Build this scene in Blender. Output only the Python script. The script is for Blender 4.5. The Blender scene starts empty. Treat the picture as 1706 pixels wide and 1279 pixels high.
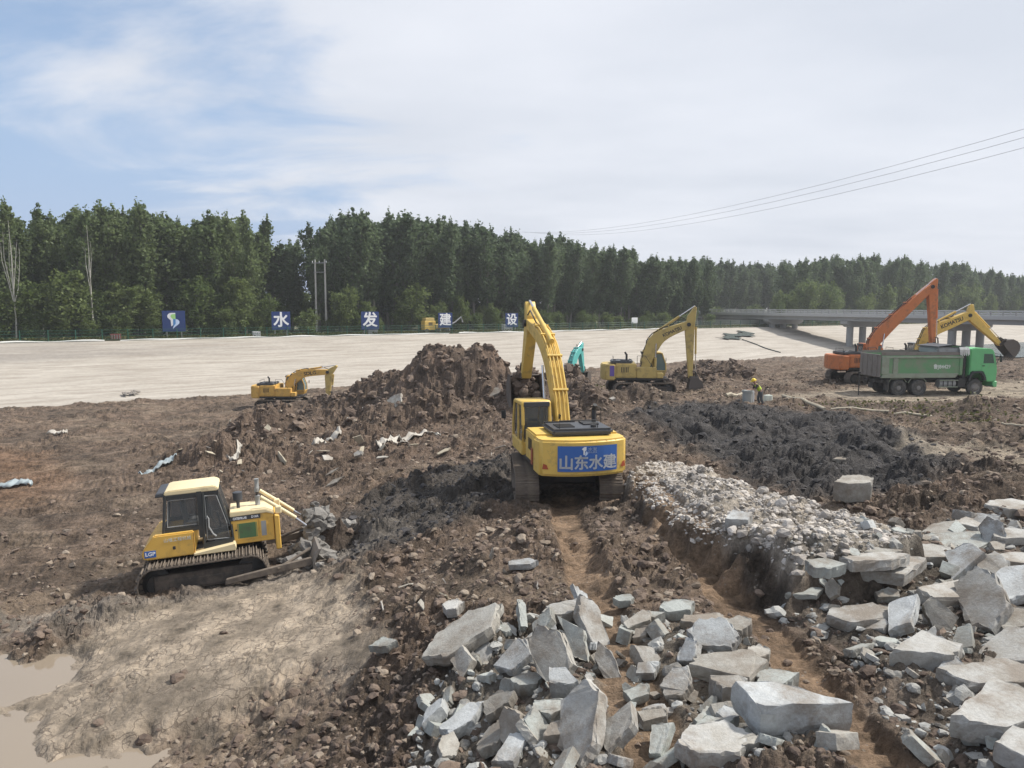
import bpy, bmesh, math, random
import numpy as np
from mathutils import Vector, Matrix

R = math.radians
rng = np.random.default_rng(7)
random.seed(7)
sc = bpy.context.scene
COL = sc.collection

# ------------------------------------------------------------------ camera
F = 1240.0                       # focal length in photo pixels (photo 1706 x 1279)
CZ = 5.5                         # eye height above the haul track
PITCH = math.atan((639.5 - 510.0) / F)
cam = bpy.data.cameras.new('camera')
cam.sensor_width = 36.0
cam.lens = 36.0 * F / 1706.0
cam.clip_start = 0.1
cam.clip_end = 9000
cam_o = bpy.data.objects.new('camera', cam)
cam_o.location = (0, 0, CZ)
cam_o.rotation_euler = (math.pi / 2 - PITCH, 0, 0)
COL.objects.link(cam_o)
sc.camera = cam_o

# ------------------------------------------------------------------ light
SUN_EL = R(50)
SUN_VEC = Vector((0.95 * math.cos(SUN_EL), 0.31 * math.cos(SUN_EL), math.sin(SUN_EL))).normalized()
sun = bpy.data.lights.new('sun', 'SUN')
sun.energy = 3.8
sun.angle = R(4.0)
sun.color = (1.0, 0.95, 0.87)
sun_o = bpy.data.objects.new('sun', sun)
sun_o.rotation_euler = (-SUN_VEC).to_track_quat('-Z', 'Y').to_euler()
COL.objects.link(sun_o)

w = bpy.data.worlds.new('World')
sc.world = w
w.use_nodes = True
nt = w.node_tree
nt.nodes.clear()
def N(tree, typ, **kw):
    n = tree.nodes.new(typ)
    for k, v in kw.items():
        setattr(n, k, v)
    return n
sky = N(nt, 'ShaderNodeTexSky', sky_type='NISHITA')
sky.sun_disc = False
sky.sun_elevation = SUN_EL
sky.sun_rotation = math.atan2(SUN_VEC.x, SUN_VEC.y)
sky.air_density = 1.3
sky.dust_density = 1.0
bg = N(nt, 'ShaderNodeBackground')
bg.inputs['Strength'].default_value = 0.108
out = N(nt, 'ShaderNodeOutputWorld')
tc = N(nt, 'ShaderNodeTexCoord')
sep = N(nt, 'ShaderNodeSeparateXYZ')
nt.links.new(tc.outputs['Generated'], sep.inputs[0])
def math_node(tree, op, a, b=None, c=None):
    m = N(tree, 'ShaderNodeMath', operation=op)
    for i, v in enumerate((a, b, c)):
        if v is None:
            continue
        if isinstance(v, (int, float)):
            m.inputs[i].default_value = v
        else:
            tree.links.new(v, m.inputs[i])
    return m.outputs[0]
# cloud deck: directions projected on a plane overhead
zc = math_node(nt, 'MAXIMUM', sep.outputs['Z'], 0.0)
zd = math_node(nt, 'ADD', zc, 0.10)
cx = math_node(nt, 'DIVIDE', sep.outputs['X'], zd)
cy = math_node(nt, 'DIVIDE', sep.outputs['Y'], zd)
comb = N(nt, 'ShaderNodeCombineXYZ')
nt.links.new(cx, comb.inputs[0]); nt.links.new(cy, comb.inputs[1])
cn = N(nt, 'ShaderNodeTexNoise')
cn.inputs['Scale'].default_value = 0.75
cn.inputs['Detail'].default_value = 8
cn.inputs['Roughness'].default_value = 0.58
cn.inputs['Distortion'].default_value = 0.5
mp = N(nt, 'ShaderNodeMapping')
mp.inputs['Location'].default_value = (3.1, 1.7, 0)
mp.inputs['Scale'].default_value = (0.9, 1.2, 1)
mp.inputs['Rotation'].default_value = (0, 0, 0.5)
nt.links.new(comb.outputs[0], mp.inputs[0])
nt.links.new(mp.outputs[0], cn.inputs['Vector'])
# the deck is a front lying to the right: thins out to the left
fx = math_node(nt, 'MULTIPLY_ADD', cx, 0.18, 0.19)
fx = math_node(nt, 'MINIMUM', fx, 0.45)
fx = math_node(nt, 'MAXIMUM', fx, -0.45)
cov = math_node(nt, 'ADD', cn.outputs['Fac'], fx)
cr = N(nt, 'ShaderNodeValToRGB')
cr.color_ramp.elements[0].position = 0.36
cr.color_ramp.elements[0].color = (0, 0, 0, 1)
cr.color_ramp.elements[1].position = 0.60
cr.color_ramp.elements[1].color = (1, 1, 1, 1)
cr.color_ramp.interpolation = 'EASE'
nt.links.new(cov, cr.inputs['Fac'])
# thin milky veil under the clouds as well
veil = math_node(nt, 'MULTIPLY_ADD', cr.outputs['Color'], 0.86, 0.06)
# hazy air near the horizon all round
hz = math_node(nt, 'POWER', math_node(nt, 'SUBTRACT', 1.0, math_node(nt, 'MINIMUM', zc, 1.0)), 3.5)

cn2 = N(nt, 'ShaderNodeTexNoise')
cn2.inputs['Scale'].default_value = 0.8
cn2.inputs['Detail'].default_value = 6
nt.links.new(mp.outputs[0], cn2.inputs['Vector'])
cc = N(nt, 'ShaderNodeValToRGB')
cc.color_ramp.elements[0].position = 0.32
cc.color_ramp.elements[0].color = (4.75, 5.0, 5.5, 1)
cc.color_ramp.elements[1].position = 0.7
cc.color_ramp.elements[1].color = (5.9, 6.05, 6.45, 1)
nt.links.new(cn2.outputs['Fac'], cc.inputs['Fac'])
mx = N(nt, 'ShaderNodeMix', data_type='RGBA')
nt.links.new(veil, mx.inputs[0])
mh = N(nt, 'ShaderNodeMix', data_type='RGBA')
nt.links.new(math_node(nt, 'MULTIPLY', hz, 0.92), mh.inputs[0])
nt.links.new(sky.outputs[0], mh.inputs[6])
mh.inputs[7].default_value = (1.95, 2.85, 5.3, 1)
nt.links.new(mh.outputs[2], mx.inputs[6])
nt.links.new(cc.outputs[0], mx.inputs[7])
nt.links.new(mx.outputs[2], bg.inputs['Color'])
nt.links.new(bg.outputs[0], out.inputs['Surface'])

sc.view_settings.view_transform = 'Standard'
sc.view_settings.look = 'None'
sc.view_settings.gamma = 1
sc.view_settings.exposure = 0.48
sc.view_settings.use_curve_mapping = False

# ------------------------------------------------------------------ pixel -> place
def ray(px, py):
    u = (px - 853.0) / F
    v = (639.5 - py) / F
    return Vector((u, math.cos(PITCH) + v * math.sin(PITCH), -math.sin(PITCH) + v * math.cos(PITCH)))
def PZ(px, py, z):
    d = ray(px, py)
    return Vector((0, 0, CZ)) + d * ((z - CZ) / d.z)
def PY(px, py, y):
    d = ray(px, py)
    return Vector((0, 0, CZ)) + d * (y / d.y)

# ------------------------------------------------------------------ materials
MATS = {}
def new_mat(name):
    m = bpy.data.materials.new(name)
    m.use_nodes = True
    t = m.node_tree
    b = t.nodes['Principled BSDF']
    MATS[name] = m
    return m, t, b
def L(t, a, b):
    t.links.new(a, b)
def paint(name, col, rough=0.45, metal=0.0, dirt=0.35, dirtcol=(0.13, 0.10, 0.075), scale=2.2, fade=0.12, bump=0.0):
    """painted or bare metal with patchy mud and faded areas"""
    m, t, b = new_mat(name)
    tcn = N(t, 'ShaderNodeTexCoord')
    n1 = N(t, 'ShaderNodeTexNoise'); n1.inputs['Scale'].default_value = scale
    n1.inputs['Detail'].default_value = 9; n1.inputs['Roughness'].default_value = 0.68
    L(t, tcn.outputs['Object'], n1.inputs['Vector'])
    r1 = N(t, 'ShaderNodeValToRGB')
    r1.color_ramp.elements[0].position = 0.62 - 0.30 * dirt
    r1.color_ramp.elements[0].color = (0, 0, 0, 1)
    r1.color_ramp.elements[1].position = 0.82 - 0.2 * dirt
    r1.color_ramp.elements[1].color = (1, 1, 1, 1)
    L(t, n1.outputs['Fac'], r1.inputs['Fac'])
    k = math_node(t, 'MULTIPLY', r1.outputs['Color'], min(1.0, 0.35 + dirt))
    n2 = N(t, 'ShaderNodeTexNoise'); n2.inputs['Scale'].default_value = scale * 0.45
    n2.inputs['Detail'].default_value = 5
    L(t, tcn.outputs['Object'], n2.inputs['Vector'])
    fd = N(t, 'ShaderNodeMix', data_type='RGBA')
    fd.inputs[6].default_value = (*[c * (1 - fade) for c in col], 1)
    fd.inputs[7].default_value = (*[min(1, c * (1 + fade) + 0.02 * fade) for c in col], 1)
    L(t, n2.outputs['Fac'], fd.inputs[0])
    mxx = N(t, 'ShaderNodeMix', data_type='RGBA')
    L(t, k, mxx.inputs[0]); L(t, fd.outputs[2], mxx.inputs[6])
    mxx.inputs[7].default_value = (*dirtcol, 1)
    L(t, mxx.outputs[2], b.inputs['Base Color'])
    rr = math_node(t, 'MULTIPLY_ADD', k, 0.9 - rough, rough)
    L(t, rr, b.inputs['Roughness'])
    b.inputs['Metallic'].default_value = metal
    if bump:
        bp = N(t, 'ShaderNodeBump'); bp.inputs['Strength'].default_value = bump
        bp.inputs['Distance'].default_value = 0.02
        L(t, n1.outputs['Fac'], bp.inputs['Height']); L(t, bp.outputs[0], b.inputs['Normal'])
    return m
paint('yellow', (0.68, 0.46, 0.105), 0.48, 0, 0.34, (0.20, 0.15, 0.10), 3.2)
paint('yellow_old', (0.50, 0.37, 0.12), 0.55, 0, 0.42)
paint('yellow_dusty', (0.60, 0.36, 0.08), 0.55, 0, 0.40)
paint('cat_yellow', (0.68, 0.415, 0.085), 0.48, 0, 0.28, (0.24, 0.17, 0.10), 3.2)
paint('cream', (0.74, 0.62, 0.38), 0.5, 0, 0.18)
paint('orange', (0.54, 0.17, 0.055), 0.55, 0, 0.42)
paint('teal', (0.10, 0.45, 0.42), 0.45, 0, 0.2)
paint('truck_green', (0.14, 0.46, 0.19), 0.48, 0, 0.22, (0.22, 0.24, 0.17))
paint('bed_green', (0.12, 0.28, 0.13), 0.6, 0, 0.62, (0.23, 0.235, 0.18), 1.6)
paint('bed_grey', (0.25, 0.29, 0.22), 0.65, 0, 0.45, (0.2, 0.18, 0.15))
paint('mud_grey', (0.20, 0.18, 0.16), 0.8, 0, 0.4)
paint('dark_metal', (0.035, 0.035, 0.036), 0.55, 0.2, 0.30)
paint('track_metal', (0.11, 0.09, 0.075), 0.8, 0.1, 0.8, (0.22, 0.18, 0.14), 3.5, bump=0.6)
paint('track_side', (0.055, 0.047, 0.042), 0.85, 0, 0.6, (0.15, 0.12, 0.095), 2.5, bump=0.6)
paint('bucket_metal', (0.11, 0.095, 0.085), 0.6, 0.3, 0.45)
paint('chrome', (0.62, 0.62, 0.64), 0.22, 0.9, 0.05)
paint('black_frame', (0.028, 0.032, 0.034), 0.5, 0, 0.15)
paint('rubber', (0.05, 0.05, 0.05), 0.85, 0, 0.55, (0.16, 0.145, 0.125), 3.0)
paint('rim', (0.22, 0.21, 0.20), 0.7, 0.1, 0.45, (0.17, 0.15, 0.13))
paint('grey_paint', (0.30, 0.31, 0.31), 0.6, 0, 0.3)
paint('hood_black', (0.05, 0.055, 0.065), 0.5, 0, 0.25, (0.12, 0.11, 0.10))
paint('banner_blue', (0.035, 0.13, 0.42), 0.4, 0, 0.12)
paint('sign_blue', (0.006, 0.032, 0.15), 0.4, 0, 0.05)
paint('white', (0.80, 0.81, 0.82), 0.5, 0, 0.08)
paint('sticker_purple', (0.14, 0.09, 0.34), 0.5, 0, 0.1)
paint('logo_green', (0.35, 0.66, 0.22), 0.5, 0, 0.05)
paint('logo_blue', (0.06, 0.24, 0.55), 0.5, 0, 0.05)
paint('logo_pale', (0.56, 0.68, 0.88), 0.5, 0, 0.05)
paint('reflector_red', (0.38, 0.075, 0.03), 0.4, 0, 0.2)
paint('dark_print', (0.05, 0.045, 0.04), 0.6, 0, 0.15)
paint('pale_print', (0.62, 0.66, 0.62), 0.6, 0, 0.3)
paint('grille_green', (0.10, 0.20, 0.09), 0.6, 0.1, 0.35)
paint('bridge_concrete', (0.30, 0.30, 0.295), 0.85, 0, 0.35, (0.2, 0.195, 0.18), 0.35)
paint('bridge_pale', (0.46, 0.46, 0.45), 0.85, 0, 0.2, (0.3, 0.29, 0.27), 0.35)
paint('pole_concrete', (0.42, 0.41, 0.39), 0.85, 0, 0.15)
paint('fence_green', (0.018, 0.10, 0.06), 0.5, 0, 0.1)
paint('pale_cloth', (0.66, 0.66, 0.63), 0.8, 0, 0.25, (0.35, 0.3, 0.25), 1.0)
paint('pale_sheet', (0.44, 0.41, 0.36), 0.6, 0, 0.35, (0.22, 0.17, 0.13), 1.6)
paint('blue_sheet', (0.30, 0.35, 0.37), 0.5, 0, 0.3, (0.22, 0.18, 0.14), 1.6)
paint('black_net', (0.035, 0.05, 0.045), 0.9, 0, 0.2)
paint('pipe_concrete', (0.30, 0.32, 0.31), 0.8, 0, 0.2)
paint('wood', (0.42, 0.37, 0.28), 0.8, 0, 0.3)
paint('skin', (0.42, 0.26, 0.19), 0.6, 0, 0.05)
paint('trousers', (0.075, 0.08, 0.085), 0.9, 0, 0.2)
paint('shirt_dark', (0.05, 0.035, 0.04), 0.9, 0, 0.1)
paint('hi_vis', (0.50, 0.68, 0.06), 0.7, 0, 0.05)
paint('helmet_yellow', (0.80, 0.56, 0.03), 0.35, 0, 0.03)
paint('bag_white', (0.62, 0.66, 0.58), 0.7, 0, 0.2)
paint('red_paint', (0.26, 0.07, 0.06), 0.6, 0, 0.2)
paint('wire', (0.40, 0.41, 0.44), 0.6, 0.2, 0.0)
paint('bark', (0.15, 0.14, 0.12), 0.9, 0, 0.3, (0.09, 0.085, 0.07), 1.2)
paint('pale_bark', (0.42, 0.41, 0.36), 0.9, 0, 0.2, (0.2, 0.2, 0.17), 1.2)
m, t, b = new_mat('glass')
b.inputs['Base Color'].default_value = (0.11, 0.125, 0.135, 1)
b.inputs['Roughness'].default_value = 0.09
b.inputs['Alpha'].default_value = 0.42
m, t, b = new_mat('glass_pale')
b.inputs['Base Color'].default_value = (0.16, 0.24, 0.25, 1)
b.inputs['Roughness'].default_value = 0.05
b.inputs['Alpha'].default_value = 0.7

# ------------------------------------------------------------------ mesh builder
def link(o, parent=None):
    COL.objects.link(o)
    if parent is not None:
        o.parent = parent
    return o
def tag(o, label=None, cat=None, group=None, kind=None):
    if label: o['label'] = label
    if cat: o['category'] = cat
    if group: o['group'] = group
    if kind: o['kind'] = kind
    return o
def thing(name, loc, rz=0, label=None, cat=None, group=None, rx=0, ry=0):
    o = bpy.data.objects.new(name, None)
    o.location = loc
    o.rotation_euler = (rx, ry, rz)
    o.empty_display_size = 0.2
    link(o)
    return tag(o, label, cat, group)
def mesh_obj(name, me, mat, parent=None):
    if mat is not None and not me.materials:
        me.materials.append(MATS[mat])
    return link(bpy.data.objects.new(name, me), parent)
class MB:
    def __init__(self, M=None):
        self.bm = bmesh.new()
        self.M = M if M is not None else Matrix.Identity(4)
    def _merge(self, b2):
        me = bpy.data.meshes.new('tmp'); b2.to_mesh(me); b2.free()
        self.bm.from_mesh(me); bpy.data.meshes.remove(me)
    def _hull(self, vs, fs, bevel=0, seg=1):
        b2 = bmesh.new()
        bv = [b2.verts.new(v) for v in vs]
        for f in fs:
            b2.faces.new([bv[i] for i in f])
        bmesh.ops.recalc_face_normals(b2, faces=b2.faces)
        if bevel:
            bmesh.ops.bevel(b2, geom=list(b2.edges), offset=bevel, segments=seg, affect='EDGES', clamp_overlap=True)
        self._merge(b2)
        return self
    def box(self, c, s, rot=None, bevel=0.0, seg=1):
        vs = []
        for dx in (-.5, .5):
            for dy in (-.5, .5):
                for dz in (-.5, .5):
                    v = Vector((dx * s[0], dy * s[1], dz * s[2]))
                    if rot is not None:
                        v = rot @ v
                    vs.append(v + Vector(c))
        fs = [(0, 1, 3, 2), (4, 6, 7, 5), (0, 4, 5, 1), (2, 3, 7, 6), (0, 2, 6, 4), (1, 5, 7, 3)]
        return self._hull(vs, fs, bevel, seg)
    def prism(self, poly, y0, y1, bevel=0.0, seg=1, axis='y'):
        """polygon in (x,z) extruded along y, or in (x,y) along z"""
        n = len(poly)
        if axis == 'y':
            vs = [Vector((p[0], y0, p[1])) for p in poly] + [Vector((p[0], y1, p[1])) for p in poly]
        elif axis == 'z':
            vs = [Vector((p[0], p[1], y0)) for p in poly] + [Vector((p[0], p[1], y1)) for p in poly]
        else:
            vs = [Vector((y0, p[0], p[1])) for p in poly] + [Vector((y1, p[0], p[1])) for p in poly]
        fs = [tuple(range(n)), tuple(range(2 * n - 1, n - 1, -1))]
        for i in range(n):
            j = (i + 1) % n
            fs.append((i, j, n + j, n + i))
        return self._hull(vs, fs, bevel, seg)
    def cyl(self, p0, p1, r, n=12, r2=None, cap=True):
        p0, p1 = Vector(p0), Vector(p1)
        r2 = r if r2 is None else r2
        d = (p1 - p0)
        q = d.to_track_quat('Z', 'Y')
        vs = []
        for p, rr in ((p0, r), (p1, r2)):
            for i in range(n):
                a = 2 * math.pi * i / n
                vs.append(p + q @ Vector((rr * math.cos(a), rr * math.sin(a), 0)))
        fs = [(i, (i + 1) % n, n + (i + 1) % n, n + i) for i in range(n)]
        if cap:
            fs += [tuple(range(n - 1, -1, -1)), tuple(range(n, 2 * n))]
        return self._hull(vs, fs)
    def tube(self, path, r, n=8, radii=None):
        path = [Vector(p) for p in path]
        vs, fs = [], []
        m_ = len(path)
        for k, p in enumerate(path):
            d = path[min(k + 1, m_ - 1)] - path[max(k - 1, 0)]
            q = d.to_track_quat('Z', 'Y')
            rr = radii[k] if radii else r
            for i in range(n):
                a = 2 * math.pi * i / n
                vs.append(p + q @ Vector((rr * math.cos(a), rr * math.sin(a), 0)))
        for k in range(m_ - 1):
            for i in range(n):
                j = (i + 1) % n
                fs.append((k * n + i, k * n + j, (k + 1) * n + j, (k + 1) * n + i))
        fs += [tuple(range(n - 1, -1, -1)), tuple(range((m_ - 1) * n, m_ * n))]
        return self._hull(vs, fs)
    def lathe(self, prof, p0, axis, n=20):
        """profile of (along axis, radius)"""
        p0 = Vector(p0)
        q = Vector(axis).to_track_quat('Z', 'Y')
        vs, fs = [], []
        for (h, r) in prof:
            for i in range(n):
                a = 2 * math.pi * i / n
                vs.append(p0 + q @ Vector((r * math.cos(a), r * math.sin(a), h)))
        for k in range(len(prof) - 1):
            for i in range(n):
                j = (i + 1) % n
                fs.append((k * n + i, k * n + j, (k + 1) * n + j, (k + 1) * n + i))
        fs += [tuple(range(n - 1, -1, -1)), tuple(range((len(prof) - 1) * n, len(prof) * n))]
        return self._hull(vs, fs)
    def mesh(self, name, smooth=False):
        self.bm.transform(self.M)
        me = bpy.data.meshes.new(name)
        self.bm.to_mesh(me)
        self.bm.free()
        if smooth:
            me.shade_smooth()
            try:
                me.set_sharp_from_angle(angle=R(38))
            except Exception:
                pass
        return me
    def build(self, name, mat, parent=None, smooth=False):
        return mesh_obj(name, self.mesh(name, smooth), mat, parent)
def text_part(name, s, size, mat, parent, M, bold=0.0, extrude=0.004, width=None):
    cu = bpy.data.curves.new(name, 'FONT')
    cu.body = s
    cu.size = size
    cu.align_x = 'CENTER'
    cu.align_y = 'CENTER'
    cu.extrude = extrude
    cu.resolution_u = 3
    o = bpy.data.objects.new(name, cu)
    COL.objects.link(o)
    dg = bpy.context.evaluated_depsgraph_get()
    me = bpy.data.meshes.new_from_object(o.evaluated_get(dg))
    bpy.data.objects.remove(o)
    bpy.data.curves.remove(cu)
    if len(me.vertices):
        co = np.empty(len(me.vertices) * 3, np.float32); me.vertices.foreach_get('co', co)
        co = co.reshape(-1, 3)
        if width:
            k = width / max(1e-6, co[:, 0].max() - co[:, 0].min())
            co[:, 0] *= k
            me.vertices.foreach_set('co', co.ravel())
    if bold:
        mb = MB()
        for k, (dx, dy) in enumerate([(0, 0), (1, 0), (-1, 0), (0, 1), (0, -1), (.7, .7), (-.7, .7), (.7, -.7), (-.7, -.7)]):
            m2 = me.copy(); m2.transform(Matrix.Translation((dx * bold, dy * bold, -.0004 * k))); mb.bm.from_mesh(m2); bpy.data.meshes.remove(m2)
        bpy.data.meshes.remove(me); me = mb.mesh(name)
    me.transform(M)
    me.materials.clear()
    return mesh_obj(name, me, mat, parent)
def frame(o, xd, yd):
    """matrix with local x along xd, y along yd at origin o"""
    x = Vector(xd).normalized(); y = Vector(yd).normalized(); z = x.cross(y)
    M = Matrix.Identity(4)
    for i in range(3):
        M[i][0], M[i][1], M[i][2], M[i][3] = x[i], y[i], z[i], o[i]
    return M
# ------------------------------------------------------------------ noise on numpy arrays
def h2(ix, iy, seed):
    n = (ix.astype(np.int64) * 374761393 + iy.astype(np.int64) * 668265263 + seed * 974634777) & 0xFFFFFFFF
    n = ((n ^ (n >> 13)) * 1274126177) & 0xFFFFFFFF
    n = n ^ (n >> 16)
    n = (n * 2246822519) & 0xFFFFFFFF
    n = n ^ (n >> 15)
    return (n.astype(np.float32)) / np.float32(4294967296.0)
def perlin(x, y, seed=0):
    ix = np.floor(x); iy = np.floor(y)
    fx = (x - ix).astype(np.float32); fy = (y - iy).astype(np.float32)
    ux = fx * fx * fx * (fx * (fx * 6 - 15) + 10); uy = fy * fy * fy * (fy * (fy * 6 - 15) + 10)
    def g(dx, dy):
        a = h2(ix + dx, iy + dy, seed) * np.float32(6.2831853)
        return np.cos(a) * (fx - dx) + np.sin(a) * (fy - dy)
    a = g(0, 0); b_ = g(1, 0); c = g(0, 1); d = g(1, 1)
    return ((a * (1 - ux) + b_ * ux) * (1 - uy) + (c * (1 - ux) + d * ux) * uy) * np.float32(1.5)
def clods(x, y, cell, seed):
    """packed rounded lumps of different size"""
    X = x / cell + .42 * perlin(x / cell * 1.9, y / cell * 1.9, seed + 5)
    Y = y / cell + .42 * perlin(x / cell * 1.9, y / cell * 1.9, seed + 7)
    ix = np.floor(X); iy = np.floor(Y)
    best = np.zeros(x.shape, np.float32)
    for dx in (-1, 0, 1):
        for dy in (-1, 0, 1):
            a = h2(ix + dx, iy + dy, seed); b_ = h2(ix + dx, iy + dy, seed + 17)
            r = 0.25 + 0.5 * h2(ix + dx, iy + dy, seed + 31)
            d2 = ((ix + dx + a - X) ** 2 + (iy + dy + b_ - Y) ** 2).astype(np.float32)
            best = np.maximum(best, r * np.maximum(0, 1 - d2 / (r * r)) ** .75)
    return best * cell
def clods_in(x, y, cell, seed, reach):
    o_ = np.zeros(x.shape, np.float32); m_ = (np.hypot(x, y) < reach) & (np.abs(x) < np.abs(y) + 3)
    if m_.any():
        o_[m_] = clods(x[m_], y[m_], cell, seed)
    return o_
def sstep(a, b, x):
    t_ = np.clip((x - a) / (b - a), 0, 1)
    return t_ * t_ * (3 - 2 * t_)
def poly_mask(x, y, poly, soft):
    """1 inside a world polygon, 0 outside, soft edge in metres"""
    P = np.array([(p[0], p[1]) for p in poly], np.float64)
    x0, y0 = P.min(0) - soft * 2; x1, y1 = P.max(0) + soft * 2
    res = np.zeros(x.shape, np.float32)
    sel = (x > x0) & (x < x1) & (y > y0) & (y < y1)
    if not sel.any():
        return res
    xs, ys = x[sel], y[sel]
    d = np.full(xs.shape, 1e9); ins = np.zeros(xs.shape, bool)
    n = len(P)
    for i in range(n):
        ax, ay = P[i]; bx, by = P[(i + 1) % n]
        ex, ey = bx - ax, by - ay
        tt = np.clip(((xs - ax) * ex + (ys - ay) * ey) / (ex * ex + ey * ey + 1e-9), 0, 1)
        d = np.minimum(d, np.hypot(xs - ax - tt * ex, ys - ay - tt * ey))
        c = ((ay > ys) != (by > ys)) & (xs < (bx - ax) * (ys - ay) / (by - ay + 1e-12) + ax)
        ins ^= c
    sd = np.where(ins, d, -d)
    res[sel] = sstep(-soft, soft, sd)
    return res
def line_dist(x, y, pts):
    """distance to a polyline and the length along it"""
    best = np.full(x.shape, 1e9); al = np.zeros(x.shape); s0 = 0.0
    for a, b_ in zip(pts[:-1], pts[1:]):
        ex, ey = b_[0] - a[0], b_[1] - a[1]; ln = math.hypot(ex, ey)
        tt = np.clip(((x - a[0]) * ex + (y - a[1]) * ey) / (ln * ln), 0, 1)
        d = np.hypot(x - a[0] - tt * ex, y - a[1] - tt * ey)
        al = np.where(d < best, s0 + tt * ln, al); best = np.minimum(best, d); s0 += ln
    return best, al

# ------------------------------------------------------------------ the far bank line
BA = PZ(0, 572, 1.0); BB = PZ(1260, 545, 1.0)
BD = Vector((BB.x - BA.x, BB.y - BA.y, 0)).normalized()      # along the bank, to the right
BN = Vector((-BD.y, BD.x, 0))                                # away from the river
BLEN = (BB - BA).length
def bank_pt(s, p, z=1.0):
    return Vector((BA.x + BD.x * s + BN.x * p, BA.y + BD.y * s + BN.y * p, z))
def bank_sp(x, y):
    return (x - BA.x) * BD.x + (y - BA.y) * BD.y, (x - BA.x) * BN.x + (y - BA.y) * BN.y
def foot_z(s):
    return -4.0 + 1.5 * np.clip(s / 120.0, 0, 1)
def bank_z(s, p):
    zf = foot_z(s)
    q = -p
    up = 1.0 + (zf - 1.0) * 0.40 * (q / 8.5)
    zb = 1.0 + (zf - 1.0) * 0.40
    lo = zb + (zf - zb) * (q - 8.5) / 17.5
    return np.where(q < 8.5, up, lo)

# ------------------------------------------------------------------ ground heights
CP = [(1450, 1279, 0), (1330, 1130, 0), (1200, 980, 0), (1100, 880, -.25), (950, 900, -.3), (1000, 1050, 0), (960, 845, -.75), (900, 850, -.8),
      (1040, 845, -.7), (900, 1200, .1), (1000, 1200, .25), (1120, 1180, .2), (750, 1150, -.55), (1200, 1260, .1), (1000, 1275, .1), (800, 1275, -.6),
      (1600, 1250, .1), (1650, 1000, .2), (1450, 990, .1), (1650, 880, .25), (1500, 1150, .0),
      (690, 1000, -.9), (620, 1100, -1.25), (620, 1270, -1.55), (480, 1200, -1.85), (450, 1060, -1.75), (300, 1050, -2.0), (330, 1150, -1.95), (300, 1265, -2.35),
      (60, 1130, -2.42), (60, 1200, -2.38), (60, 1270, -2.44), (-200, 1150, -2.45), (350, 990, -2.2), (250, 990, -2.25), (520, 935, -2.2), (150, 940, -2.35), (100, 900, -2.5), (100, 800, -2.85),
      (50, 720, -3.4), (0, 685, -3.9), (250, 678, -3.8), (250, 740, -3.1), (430, 672, -3.8), (460, 690, -3.7), (600, 870, -1.75), (700, 900, -1.2), (700, 810, -1.5),
      (800, 850, -1.0), (850, 800, -.9), (550, 800, -2.0), (400, 825, -2.3), (400, 740, -2.2), (500, 700, -2.6), (600, 740, -2.0), (750, 740, -1.5),
      (840, 720, -1.1), (720, 690, -2.0), (960, 720, -.8), (1000, 650, -.8), (930, 650, -1.4), (1100, 700, -.4), (1300, 720, -.65), (1500, 780, -.5),
      (1350, 800, -.7), (1420, 850, -.3), (1500, 658, -.43), (1650, 650, -.43), (1300, 655, -.45), (1267, 678, -.35), (1706, 660, -.4), (1600, 700, -.2),
      (1706, 760, 0), (1600, 820, 0.1), (1065, 656, -.62), (1200, 604, -2.3), (1300, 606, -2.3), (1100, 608, -2.5), (1420, 602, -2.0), (1400, 638, -.35), (1500, 634, -.35),
      (1690, 622, -.5), (900, 622, -3.4), (960, 628, -3.5), (640, 640, -3.6)]
CPW = np.array([tuple(PZ(*c)) for c in CP] + [(-120, 20, -3.2), (-160, 60, -4.5), (110, 20, .3), (160, 70, -.8), (200, 120, -3.2), (0, 3, .1), (-12, 4, -2.2), (14, 4, .2),
               (0, -40, .2), (-60, -30, -2.0), (60, -30, .5), (120, 150, -3.4), (80, 130, -3.2), (90, 100, -2.2)])
def _phi(x, y, P):
    return np.sqrt((x[:, None] - P[None, :, 0]) ** 2 + (y[:, None] - P[None, :, 1]) ** 2 + 0.6)
_n = len(CPW)
_A = np.zeros((_n + 1, _n + 1)); _A[:_n, :_n] = _phi(CPW[:, 0], CPW[:, 1], CPW) - np.eye(_n) * 0.25
_A[:_n, _n] = 1; _A[_n, :_n] = 1
_W = np.linalg.solve(_A, np.append(CPW[:, 2], 0))
def rbf(x, y):
    o = np.empty(x.shape, np.float64)
    for i in range(0, len(x), 60000):
        o[i:i + 60000] = _phi(x[i:i + 60000], y[i:i + 60000], CPW) @ _W[:-1] + _W[-1]
    return o
def wp(pts, z):
    return [PZ(p[0], p[1], z) for p in pts]
LANE_L = [(1.75, 24.0), (1.5, 20.0), (1.62, 12.6), (1.75, 7.0), (1.8, 4.0)]
LANE_R = [(4.35, 24.5), (3.95, 21.0), (4.1, 14.5), (4.25, 11.0), (4.3, 8.8), (4.35, 4.0)]
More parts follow.
